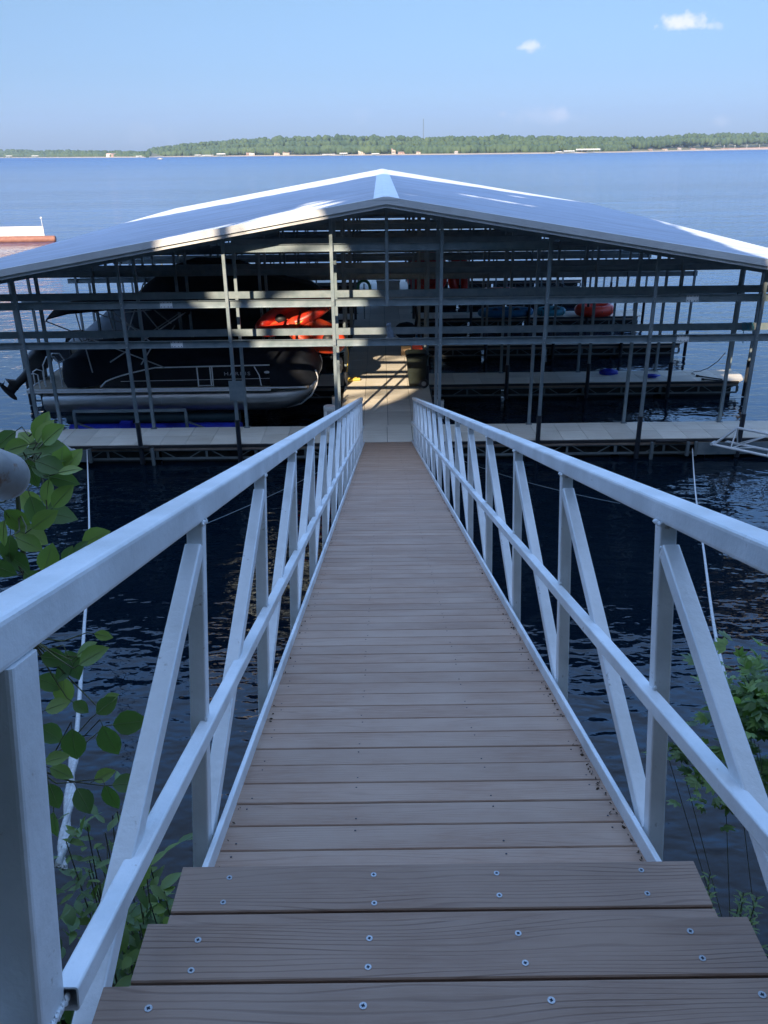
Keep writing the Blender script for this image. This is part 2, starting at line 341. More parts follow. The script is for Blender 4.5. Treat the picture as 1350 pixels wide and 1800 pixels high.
def water_mat():
    mt = bpy.data.materials.new('lake_water'); mt.use_nodes = True; T = NT(mt.node_tree); b = T.n['Principled BSDF']
    b.inputs['Base Color'].default_value = (.003, .010, .021, 1); b.inputs['Roughness'].default_value = .03; b.inputs['IOR'].default_value = 1.36
    g = T.N('ShaderNodeNewGeometry'); P = g.outputs['Position']
    sp = T.N('ShaderNodeSeparateXYZ'); T.L(P, sp.inputs[0])
    def ns(sc, st, det, rg=.5, dist=0.0, rot=0.0):
        mp = T.N('ShaderNodeMapping', Scale=st, Rotation=(0, 0, rot)); T.L(P, mp.inputs[0])
        n = T.N('ShaderNodeTexNoise', Scale=sc, Detail=det, Roughness=rg, Distortion=dist); T.L(mp.outputs[0], n.inputs['Vector']); return n.outputs[0]
    a = ns(1.0, (.85, 1.55, 1), 2.0, .45, .6, R(-12)); c = ns(3.1, (.8, 1.5, 1), 1.5, .45, .3, R(10)); d = ns(.16, (.6, 1.6, 1), 2.0, .5, 0, R(-6))
    wind = ns(.01, (.5, 2.0, 1), 3.0)
    # calm behind the dock near the bank, choppier out on the lake
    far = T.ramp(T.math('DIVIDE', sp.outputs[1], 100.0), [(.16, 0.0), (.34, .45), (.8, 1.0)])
    c2 = ns(7.5, (.8, 1.4, 1), 1.5, .45, .2, R(-20))
    h = T.math('ADD', T.math('ADD', T.math('MULTIPLY', a, .85), T.math('MULTIPLY', c, .34)), T.math("MULTIPLY", c2, .10))
    amp = T.ramp(T.math('DIVIDE', sp.outputs[1], 400.0), [(0.0, .052), (.045, .052), (.12, .062), (.3, .052), (.6, .036), (1.0, .026)])
    amp = T.math('MULTIPLY', amp, T.math('ADD', .55, T.math('MULTIPLY', wind, .9)))
    h = T.math('ADD', T.math('MULTIPLY', h, amp), T.math('MULTIPLY', d, T.math('MULTIPLY', far, .18)))
    bp = T.N('ShaderNodeBump', Strength=1.0, Distance=1.0); T.L(h, bp.inputs['Height']); T.L(bp.outputs[0], b.inputs['Normal'])
    # far out the unresolved ripples widen the highlight
    fr = T.ramp(T.math('DIVIDE', sp.outputs[1], 1500.0), [(.02, .03), (.12, .10), (.4, .20), (1.0, .32)])
    T.L(fr, b.inputs['Roughness'])
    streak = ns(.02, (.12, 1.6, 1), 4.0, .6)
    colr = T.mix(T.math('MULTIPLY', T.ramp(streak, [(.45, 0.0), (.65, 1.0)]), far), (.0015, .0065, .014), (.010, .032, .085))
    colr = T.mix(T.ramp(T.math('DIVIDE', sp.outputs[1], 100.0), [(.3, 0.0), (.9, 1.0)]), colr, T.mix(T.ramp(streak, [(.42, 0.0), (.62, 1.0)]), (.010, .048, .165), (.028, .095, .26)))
    T.L(colr, b.inputs['Base Color'])
    return mt
M['water'] = water_mat()
M['ground'] = pmat('bank_soil', (.05, .04, .028), (.09, .08, .05), scale=3, rough=.95, bump=.5, bscale=8)
M['shore'] = pmat('far_ground', (.10, .12, .05), (.20, .18, .10), scale=.02, rough=.95)
M['sand'] = pmat('pale_shore', (.48, .40, .32), (.38, .31, .24), scale=.05, rough=.95)
M['fartrees'] = pmat('far_foliage', (.035, .07, .03), (.08, .12, .045), scale=.035, rough=.9, detail=6, bump=0, spots=(.11, .56, (.03, .06, .025)))

# ------------------------------------------------------------ setting: water, near bank, far shore
def structure(o): o['kind'] = 'structure'; return o
w = MB(); Xs = [-6000, -400, -60, -20, 20, 60, 400, 6000]; Ys = [-3, 30, 80, 400, 9000]
w.add([(x, y, 0) for y in Ys for x in Xs], [(j*8+i, j*8+i+1, (j+1)*8+i+1, (j+1)*8+i) for j in range(4) for i in range(7)])
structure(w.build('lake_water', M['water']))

def bank():
    b = MB(); rng = random.Random(3)
    pr = [(7.5, -2.0), (5.6, -.4), (5.0, .05), (4.2, .5), (3.3, .9), (2.5, 1.7), (1.8, 2.8), (1.0, 4.2), (.2, 4.9), (-.8, 5.2), (-2.5, 5.5), (-5, 6.6), (-9, 8.2), (-16, 9.6), (-40, 11), (-90, 14)]
    xs = [-120, -70, -45, -30, -20, -14, -10, -7, -5, -3.5, -2.4, -1.5, -.8, 0, .8, 1.5, 2.4, 3.5, 5, 7, 10, 14, 20, 30, 45, 70, 120]
    vs = []
    for y, z in pr:
        for x in xs:
            k = .22*mn.noise(Vector((x*.6, y*.6, 2))) ; sh = 1.2*mn.noise(Vector((x*.13, 0, 5)))
            vs.append((x, y+sh*(abs(x) > 3), z+k*(1 if z > 0 else 0)))
    n = len(xs); b.add(vs, [(j*n+i, j*n+i+1, (j+1)*n+i+1, (j+1)*n+i) for j in range(len(pr)-1) for i in range(n-1)], True)
    structure(b.build('bank_ground', M['ground']))
bank()

# ------------------------------------------------------------ gangway
TH = R(14.7); GU = Vector((0, -math.cos(TH), math.sin(TH))); GN = Vector((0, math.sin(TH), math.cos(TH))); G0 = Vector((0, 19.22, .5))
def gp(X, s, n): return G0 + GU*s + GN*n + Vector((X, 0, 0))
def half(s): return .600+.0042*s
XC = .125
def gangway():
    t = thing('gangway', (XC, 19.22, .5), 'sloping metal gangway with brown composite planks and truss railings leading down to the roofed dock', 'gangway')
    # decking: planks with a hairline gap
    d = MB(); s = .02; k = 0; rng = random.Random(1)
    while s < 18.3:
        hw = half(s)-.03; j = rng.uniform(-.0015, .0015)
        d.extr(gp(XC-hw, s+.0695, -.012+j), gp(XC+hw, s+.0695, -.012+j), [(-.0687, -.012), (.0687, -.012), (.0687, .0085), (.0657, .012), (-.0657, .012), (-.0687, .0085)], GN)
        s += .1429
    d.build('decking', M['plank'], t)
    sc = MB(); s = .02
    while s < 18.2:
        hw = half(s)-.03
        for kk_, fx in enumerate((-hw+.05, -hw*.36, hw*.36, hw-.05)):
            for q in ((.035,) if (int(s/.1429)+kk_) % 2 else (.105,)):
                p = gp(XC+fx+rng.uniform(-.006, .006), s+q, .0005); sc.cyl(p, p+GN*.0012, .0032, 6)
        s += .1429
    o = sc.build('deck_screws', M['screwhole'], t); o['kind'] = 'stuff'
    u = MB()
    for x in (-.45, -.15, .15, .45): u.bar(gp(XC+x*.95, 0.1, -.075), gp(XC+x, 18.2, -.075), .04, .1, GN)
    u.build('deck_joist', M['galvdark'], t)
    END = 19.95
    for sg in (-1, 1):
        def X(s, off): return XC+sg*(half(s)+off)
        k = MB(); k.bar(gp(X(0, -.025), -.02, .012), gp(X(18.05, -.025), 18.05, .012), .018, .075, GN, .004); k.build('kerb_plate', M['alu'], t)
        k = MB(); k.bar(gp(X(0, .020), -.02, -.17), gp(X(END, .020), END, -.17), .075, .075, GN, .01); k.build('bottom_chord', M['alu'], t)
        k = MB(); hh = .082 if sg < 0 else .068; k.bar(gp(X(0, .038), -.06, 1.0+hh/2), gp(X(END, .038), END, 1.0+hh/2), .08, hh, GN, .012); k.build('top_rail', M['alu'], t)
        e = 18.975 if sg < 0 else END; mn_ = .386 if sg < 0 else .478; mo_ = -.006 if sg < 0 else -.016; ln = -.12 if sg < 0 else .0
        k = MB(); p, q = gp(X(0, mo_), -.03, mn_), gp(X(e, mo_), e, mn_)
        outer = []; 
        def rr(hh, r):
            pr = []
            for cx, cy, a0 in ((hh-r, hh-r, 0), (-hh+r, hh-r, 90), (-hh+r, -hh+r, 180), (hh-r, -hh+r, 270)):
                for kk in range(4): a = R(a0+kk*30); pr.append((cx+r*math.cos(a), cy+r*math.sin(a)))
            return pr
        P1 = rr(.022, .006); P2 = rr(.0185, .004)
        k.extr(p, q, P1, GN, caps=False); k.extr(p, q-GU*0, P2, GN, caps=False)
        pp, qq, a, b = k.frame(p, q, GN); n = len(P1)
        ring = [qq+a*x+b*y for x, y in P1]+[qq+a*x+b*y for x, y in P2]
        k.add(ring, [(i, (i+1) % n, n+(i+1) % n, n+i) for i in range(n)])
        k.build('mid_rail', M['alu'], t)
        # posts and diagonals: one mesh each, copied along the rail
        s0 = 17.875 if sg < 0 else 17.86; sp = 1.30
        pm = MB(); pm.bar(gp(X(s0, .020), s0-ln*.133, -.133), gp(X(s0, .020), s0+ln, 1.0005), .05, .05, GU, .006); post = pm.build('rail_post', M['alu'], t)
        a = gp(X(s0, .020), s0-.05, .01); bq = gp(X(s0-sp, .020), s0-sp+.035+ln*.93, .925)
        dm = MB(); dm.bar(a, bq, .0495, .05, GN, .006); diag = dm.build('rail_brace', M['alu'], t)
        welds = []
        for fn in (lambda kx: gp(X(s0, -.003), s0+ln-.026+kx*.0085, 1.0+rng.uniform(-.002, .002)), lambda kx: gp(X(s0, -.004), s0+.026+ln*.4, mn_-.02+kx*.008), lambda kx: gp(X(s0, .002+kx*.006), s0+.026+ln*.93, .93)):
            wm = MB()
            for kx in range(7): wm.ball(fn(kx), .0075, jit=.35, rng=rng, n=6, k=4)
            welds.append(wm.build('weld_bead', M['alu'], post))
        for i in range(-1, 14):
            if i == 0: continue
            s_ = s0-sp*i
            off = GU*(s_-s0)+Vector((sg*(half(s_)-half(s0)), 0, 0))
            if s_ > 0 and not (sg < 0 and i == -1):
                pc = part_copy(post, off)
                if i < 4:
                    for weld in welds: wc = weld.copy(); C.objects.link(wc); wc.parent = pc
            if s_-sp > .1: part_copy(diag, off)
        ep = MB(); ep.bar(gp(X(0, .038), .03, -.133), gp(X(0, .038), .03, 1.0005), .05, .05, GU, .006); ep.build('rail_post', M['alu'], t)
        if sg < 0:
            bk = MB(); bk.bar(gp(-.60, 19.02, .386), gp(-.60, 19.02, 1.0005), .10, .10, GU, .010); bp_ = bk.build('end_post', M['alu'], t)
            bk = MB(); bk.bar(gp(-.598, 19.09, .362), gp(-1.1, 19.09, .362), .26, .044, GN, .006); bk.build('side_bracket', M['alu'], t)
            bk = MB()
            for kx in range(16): bk.ball(gp(-.552-.006*kx, 19.073, .388), .0065, jit=.3, rng=rng, n=6, k=4)
            for kx in range(14): bk.ball(gp(-.549, 18.97+.007*kx, .386), .0075, jit=.35, rng=rng, n=6, k=4)
            bk.build('weld_bead', M['alu'], bp_)
    lt = MB()
    for i in range(230):
        s = 18.0-rng.random()**1.5*9; sg = 1 if rng.random() < .88 else -1
        p = gp(XC+sg*(half(s)-.045-abs(rng.gauss(0, .008))), s, .004)
        a = rng.uniform(0, 6.28); L = rng.uniform(.003, .009)
        dx = Vector((math.cos(a)*L, math.sin(a)*L, 0)); dy = Vector((-math.sin(a)*L*.4, math.cos(a)*L*.4, rng.uniform(0, .006)))
        lt.add([p-dx, p+dy, p+dx, p-dy], [(0, 1, 2, 3)])
    o = lt.build('leaf_litter', M['debris']); tag(o, 'dark leaf litter caught along the kerb plates of the gangway', 'leaf litter', kind='stuff')
gangway()

def steps():
    t = thing('steps', (.13, 1.3, 5.2), 'three wide brown composite steps with zinc screws at the top of the gangway', 'steps')
    x0, x1 = -.535, .795; rng0 = random.Random(4)
    scr = {5.294: [(-0.408, 1.582), (-0.038, 1.586), (0.278, 1.586), (0.651, 1.59), (-0.411, 1.506), (-0.036, 1.498), (0.276, 1.517), (0.645, 1.517)],
           5.433: [(-0.415, 1.285), (-0.043, 1.284), (0.281, 1.292), (0.656, 1.292), (-0.415, 1.212), (-0.045, 1.215), (0.285, 1.22), (0.659, 1.226)],
           5.572: [(-0.44, 1.029), (-0.049, 1.029), (0.295, 1.035), (0.683, 1.041), (-.44, .95), (-.05, .95), (.295, .95), (.68, .95)]}
    for z, yf in ((5.294, 1.621), (5.433, 1.330), (5.572, 1.075), (5.711, .79)):
        for bi, (ya, yb) in enumerate(((yf-.142, yf), (yf-.290, yf-.149))):
            b = MB(); e = .003
            b.extr((x0, (ya+yb)/2, z-.0125), (x1, (ya+yb)/2, z-.0125), [(-.071, -.0125), (.071, -.0125), (.071, .0095), (.068, .0125), (-.068, .0125), (-.071, .0095)], (0, 0, 1))
            tr = b.build('step_board', M['tread'], t)
            if bi == 0 and z in scr:
                for (x, y) in scr[z]:
                    h = MB(); h.cyl((x, y, z-.001), (x, y, z+.0012), .0072, 16); so_ = h.build('screw', M['screw'], tr)
                    h = MB(); a_ = rng0.uniform(0, 1.5); ca, sa = math.cos(a_)*.0034, math.sin(a_)*.0034
                    for dx_, dy_ in ((ca, sa), (-sa, ca)): h.bar((x-dx_, y-dy_, z+.0014), (x+dx_, y+dy_, z+.0014), .0026, .0008)
                    h.build('recess', M['screwhole'], so_)
        r = MB(); r.box(x0+.02, x1-.02, yf-.03, yf-.008, z-.16, z-.026); r.build('riser', M['tread'], t)
    for x in (-.5, .13, .76):
        s = MB()
        for i, (z, yf) in enumerate(((5.294, 1.60), (5.433, 1.31), (5.572, 1.05), (5.711, .77))):
            s.box(x-.02, x+.02, yf-.30, yf-.031, z-.20, z-.0255)
        s.build('stringer', M['galvdark'], t)
steps()

def handrail_pipe():
    e = at(12, 838, 1.15); d = (at(-190, 770, .95)-e).normalized(); q = e+d*.9
    t = thing('handrail_pipe', q-Vector((0, 0, 2.0)), 'rounded end of a scuffed rusty grey handrail pipe beside the leafy sapling', 'handrail')
    m_ = MB(); r = .033
    m_.cyl(e, q, r, 24, caps=False)
    prof = [(.004, -.024), (.014, -.0225), (.023, -.018), (.029, -.011), (.032, -.004), (.033, .001)]
    m_.lathe(e, [(a*1.0, b) for a, b in prof], 24, d)
    m_.build('rail', pmat('scuffed_pipe', (.36, .36, .35), (.25, .25, .25), scale=18, rough=.55, metal=.3, spots=(16, .55, (.22, .13, .085))), t)
    m2 = MB(); m2.cyl(q-Vector((0, 0, 2.0)), q, r, 16); m2.build('post', M['galvdark'], t)
handrail_pipe()

# ------------------------------------------------------------ covered dock
PITCHY = 5.38; YN = [19.24+PITCHY*j for j in range(6)]; FW = 1.34
PX = [-10.7, -8.29, -5.90, -3.50, -1.10, 1.35, 3.76, 6.20, 8.67, 11.0]
RK = .165; RZ = 6.10; XM = .13; Y0R, Y1R = 18.42, 47.3; XE = 11.1
def roofz(x): return RZ-RK*abs(x-XM)
def dock():
    t = thing('covered_boat_dock', (XM, 19.2, 0), 'floating boat dock under a wide pale metal gable roof on galvanised posts', 'boat dock')
    rng = random.Random(8)
    # ---- roof
    for sg in (-1, 1):
        r = MB(); n = int((Y1R-Y0R)/.305)
        y = Y0R
        prof = []
        while y < Y1R-.3:
            prof += [(y, 0), (y+.24, 0), (y+.258, .03), (y+.288, .03)]; y += .305
        prof.append((Y1R, 0))
        xa, xb = XM+sg*.02, XM+sg*XE
        vs = [(xa, yy, roofz(xa)+h) for yy, h in prof]+[(xb, yy, roofz(xb)+h) for yy, h in prof]; k = len(prof)
        r.add(vs, [(i, i+1, k+i+1, k+i) for i in range(k-1)])
        r.add([(x, y_, z-.012) for x, y_, z in vs], [(i, i+1, k+i+1, k+i) for i in range(k-1)])
        ro = r.build('roof', M['roof'], t)
        f = MB()
        for (ya, yb, za, zb) in ((Y0R-.02, Y0R-.005, -.115, .028), (Y0R+.03, Y0R+.045, -.19, -.10)):
            for a, b_ in (((xa, ya), (xb, ya)),):
                vs = []
                for x in (XM, xb):
                    for yy in (ya, yb):
                        for zz in (za, zb): vs.append((x, yy, roofz(x)+zz))
                f.add(vs, [(0, 1, 3, 2), (4, 6, 7, 5), (0, 4, 5, 1), (2, 3, 7, 6), (0, 2, 6, 4), (1, 5, 7, 3)])
        vs = []   # top flange of the gable trim
        for x in (XM, xb):
            for yy in (Y0R-.02, Y0R+.10):
                for zz in (.0285, .031): vs.append((x, yy, roofz(x)+zz))
        f.add(vs, [(0, 1, 3, 2), (4, 6, 7, 5), (0, 4, 5, 1), (2, 3, 7, 6), (0, 2, 6, 4), (1, 5, 7, 3)])
        f.build('gable_trim', M['trim'], ro)
        f = MB(); vs = []
        for x in (XM, xb):
            for yy in (Y1R-.02, Y1R):
                for zz in (-.115, .028): vs.append((x, yy, roofz(x)+zz))
        f.add(vs, [(0, 1, 3, 2), (4, 6, 7, 5), (0, 4, 5, 1), (2, 3, 7, 6), (0, 2, 6, 4), (1, 5, 7, 3)])
        f.box(xb-.01 if sg > 0 else xb-.01, xb+.012, Y0R, Y1R, roofz(xb)-.13, roofz(xb)+.02)
        f.build('eave_trim', M['trim'], ro)
    r = MB(); zz = .034; hw = .27
    vs = []
    for y in (Y0R-.03, Y1R): vs += [(XM-hw, y, roofz(XM-hw)+zz-.02), (XM-hw, y, roofz(XM-hw)+zz), (XM-.06, y, RZ+zz-.002), (XM+.06, y, RZ+zz-.004), (XM+hw, y, roofz(XM+hw)+zz), (XM+hw, y, roofz(XM+hw)+zz-.02)]
    r.add(vs, [(i, i+1, 6+i+1, 6+i) for i in range(5)]+[tuple(range(6)), tuple(range(6, 12))]); r.build('ridge_cap', M['ridge'], t)
    # purlins
    for x in [XM+sg*(.5+1.5*k) for sg in (-1, 1) for k in range(8) if .5+1.5*k < XE]:
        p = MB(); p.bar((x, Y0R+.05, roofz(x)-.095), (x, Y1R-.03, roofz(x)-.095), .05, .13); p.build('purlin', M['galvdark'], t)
    # ---- frames: posts, beams, rafters
    npost = 0; extra = MB()
    proto = MB(); proto.bar((0, 0, 0), (0, 0, 1), .076, .076, (0, 1, 0), .006)
    for j, yn in enumerate(YN):
        for row, y in ((0, yn-.04), (1, yn+FW-.04)):
            main = (row == 0)
            for xi, x in enumerate(PX):
                if xi in (0, 9) and row == 0 and j == 0: pass
                top = roofz(x)-.155
                bot = .15 if row == 0 else .5
                if npost < 98 or j == 0:
                    p = MB(); p.bar((x, y, bot), (x, y, top), .076, .076, (0, 1, 0), .006)
                    po = p.build('post', M['galv'], t); npost += 1
                    if row == 0:
                        sl_ = MB(); zt = 1.10+rng.uniform(-.03, .03); sl_.cyl((x, y-.0, .02), (x, y, zt), .058, 14); sl_.cyl((x, y, zt-.03), (x, y, zt+.005), .064, 14); sl_.build('sleeve', M['sleeve'], po)
                    else:
                        sl_ = MB(); sl_.box(x-.075, x+.075, y-.075, y+.075, .502, .512); sl_.build('foot_plate', M['galvdark'], po)
                else: extra.bar((x, y, bot), (x, y, top), .076, .076, (0, 1, 0))
            zb = [(2.94, -12.0 if j == 0 else -11.0, 12.0 if j == 0 else 11.1), (3.845, -12.0 if j == 0 else -11.0, 12.0 if j == 0 else 11.1), (5.05, -3.5, 3.76)]
            for z, xa, xb in zb:
                b = MB()
                if row == 0: b.chan((xa, y+.046, z), (xb, y+.046, z), .165, .055, side=-1 if False else 1)
                else: b.chan((xa, y-.046, z), (xb, y-.046, z), .165, .055, side=-1)
                bo = b.build('beam', M['galv'], t)
                if row == 0 and j == 0 and z < 5:
                    for sx in ((-4.76, 6.98) if z < 3 else (-4.9, 7.08)):
                        q = MB(); q.box(sx-.14, sx+.14, y+.036, y+.0445, z-.078, z+.078)
                        pl = q.build('splice_plate', M['plate'], bo)
                        q = MB()
                        for bx in (-.11, -.045, .045, .11):
                            for bz in (-.05, .05): q.cyl((sx+bx, y+.0355, z+bz), (sx+bx, y+.025, z+bz), .011, 6)
                        q.build('bolts', M['galvdark'], pl)
            for sg in (-1, 1):
                b = MB(); xe = XM+sg*(XE-.1)
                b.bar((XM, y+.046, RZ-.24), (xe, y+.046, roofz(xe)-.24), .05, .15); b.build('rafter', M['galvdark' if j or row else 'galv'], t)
            if row == 0:
                for x in PX[1:9]:
                    q = MB()
                    for z in (2.94, 3.845):
                        for dz in (-.045, .045): q.cyl((x, y-.037, z+dz), (x, y-.052, z+dz), .012, 6)
                    if j == 0: q.build('bolts', M['bolt'], t)
    p = MB(); p.bar((XM, YN[0]-.04, 3.845-.083), (XM, YN[0]-.04, RZ-.165), .076, .076, (0, 1, 0), .006); p.build('post', M['galv'], t)
    # short light return of the lower beams at the right end
    if extra.v: o = extra.build('rear_posts', M['galv'], t); o['kind'] = 'stuff'
    # knee braces in the far frames
    # ---- decks
    def slabs(name, x0, x1, y0, y1, dx, dy, z=.5, cham=None):
        d = MB(); nx = max(1, round((x1-x0)/dx)); ny = max(1, round((y1-y0)/dy)); g = .005
        for i in range(nx):
            for k in range(ny):
                a0 = x0+(x1-x0)*i/nx+g; a1 = x0+(x1-x0)*(i+1)/nx-g; b0 = y0+(y1-y0)*k/ny+g; b1 = y0+(y1-y0)*(k+1)/ny-g
                dz = rng.uniform(-.0015, .0015)
                if cham and ((cham > 0 and i == nx-1) or (cham < 0 and i == 0)):
                    c = .32
                    if cham > 0: pts = [(a0, b0), (a1-(c if k == 0 else 0), b0), (a1, b0+(c if k == 0 else 0)), (a1, b1-(c if k == ny-1 else 0)), (a1-(c if k == ny-1 else 0), b1), (a0, b1)]
                    else: pts = [(a0+(c if k == 0 else 0), b0), (a1, b0), (a1, b1), (a0+(c if k == ny-1 else 0), b1), (a0, b1-(c if k == ny-1 else 0)), (a0, b0+(c if k == 0 else 0))]
                    u = []
                    for pt in pts:
                        if not u or (abs(pt[0]-u[-1][0])+abs(pt[1]-u[-1][1])) > 1e-6: u.append(pt)
                    n = len(u); d.add([(x, y, z-.05) for x, y in u]+[(x, y, z+dz) for x, y in u], [tuple(range(n-1, -1, -1)), tuple(range(n, 2*n))]+[(q, (q+1) % n, n+(q+1) % n, n+q) for q in range(n)])
                else: d.box(a0, a1, b0, b1, z-.05, z+dz)
        return d.build(name, M['slab'], t)
    def truss(x0, x1, y, parent, gap=()):
        q = MB(); q.bar((x0, y, .125), (x1, y, .125), .045, .045); q.bar((x0, y+.0, .335), (x1, y, .335), .04, .03)
        n = max(1, round((x1-x0)/1.22)); L = (x1-x0)/n
        for i in range(n+1):
            x = x0+L*i; q.bar((x, y, .15), (x, y, .32), .05 if i % 2 else .07, .035, (0, 1, 0))
        for i in range(n):
            xa = x0+L*i; q.bar((xa+.13, y+.005, .32), (xa+.42, y+.005, .148), .022, .022); q.bar((xa+L-.42, y+.005, .148), (xa+L-.13, y+.005, .32), .022, .022)
        q.build('truss', M['galvdark'], parent)
    def edges(x0, x1, y0, y1, parent):
        q = MB()
        for y, s in ((y0, -1), (y1, 1)): q.bar((x0, y+s*.018, .452), (x1, y+s*.018, .452), .032, .075, (0, 0, 1), .012)
        q.build('bumper', M['black'], parent)
        q = MB()
        for y, s in ((y0, -1), (y1, 1)): q.bar((x0, y+s*.0085, .382), (x1, y+s*.0085, .382), .015, .055)
        q.build('edge_board', M['fasciaboard'], parent)
    def floats(x0, x1, y0, y1, parent, n):
        q = MB(); L = (x1-x0)/n
        for i in range(n): q.box(x0+L*i+.12, x0+L*(i+1)-.12, y0+.18, y1-.12, -.25, .31)
        q.build('float', M['float'], parent)
    a = slabs('finger_pier', -12.85, -.527, YN[0], YN[0]+FW, .61, .67); edges(-12.9, -.6, YN[0], YN[0]+FW, a); truss(-12.8, -.7, YN[0]+.03, a); floats(-12.8, -.8, YN[0], YN[0]+FW, a, 5)
    a = slabs('finger_pier', .735, 12.93, YN[0], YN[0]+FW, .61, .67); edges(.85, 12.9, YN[0], YN[0]+FW, a); truss(.95, 12.8, YN[0]+.03, a); floats(1.0, 12.8, YN[0], YN[0]+FW, a, 5)
    a = slabs('walkway', -.52, .73, YN[0]-.01, YN[0]+FW, .61, 1.22); floats(-.5, .7, YN[0]+.1, YN[0]+FW, a, 1)
    a = slabs('walkway', -1.14, 1.40, YN[0]+FW+.006, YN[5]+FW, .635, 1.22); floats(-1.1, 1.3, YN[0]+FW, YN[5]+FW, a, 1)
    q = MB()
    for x in (-1.165, 1.425): q.bar((x, YN[0]+FW+.05, .452), (x, YN[5]+FW, .452), .032, .075, (0, 0, 1), .012)
    q.build('bumper', M['black'], a)
    for j in range(1, 6):
        for sg, xa, xb in ((-1, -10.95, -1.146), (1, 1.406, 11.15)):
            a = slabs('finger_pier', xa, xb, YN[j], YN[j]+FW, .81, .67, cham=sg)
            ea, eb = (xa+.35, xb) if sg < 0 else (xa, xb-.35)
            edges(ea, eb, YN[j], YN[j]+FW, a); truss(ea, eb, YN[j]+.03, a); floats(ea, eb, YN[j], YN[j]+FW, a, 4)
    # brackets on the near edge where the mooring arms and cables land
    for x in (-7.15, -5.62, 6.55, 7.42, 7.62):
        q = MB(); q.box(x-.035, x+.035, YN[0]-.12, YN[0]-.036, -.12 if x in (-5.62, 6.55) else .08, .43); q.build('bracket', M['galvdark'], t)
    for xa, xb in ((-7.05, -5.68), (6.62, 7.36)):
        q = MB(); q.bar((xa, YN[0]-.08, .455), (xb, YN[0]-.08, .455), .06, .06, (0, 0, 1), .02); q.build('bumper_roll', M['black'], t)
    for xa, xb in ((7.64, 9.6), (-9.0, -7.2)):
        q = MB(); q.box(xa, xb, YN[0]-.075, YN[0]-.045, .10, .40); q.build('skirt_plate', M['galv'], t)
    # plates on the third post
    q = MB(); q.box(-3.62, -3.27, YN[0]-.10, YN[0]-.082, 1.60, 2.08); q.build('cover_plate', M['galv'], t)
    return t
dock()

# ------------------------------------------------------------ boats and things on the dock
def text_mesh(txt, size, depth, spacing=1.0):
    cu = bpy.data.curves.new('txt', 'FONT'); cu.body = txt; cu.size = size; cu.extrude = depth; cu.space_character = spacing; cu.align_x = 'CENTER'
    o = bpy.data.objects.new('txt', cu); C.objects.link(o)
    bpy.context.view_layer.update()
    me = bpy.data.meshes.new_from_object(o.evaluated_get(bpy.context.evaluated_depsgraph_get()))
    bpy.data.objects.remove(o); return me

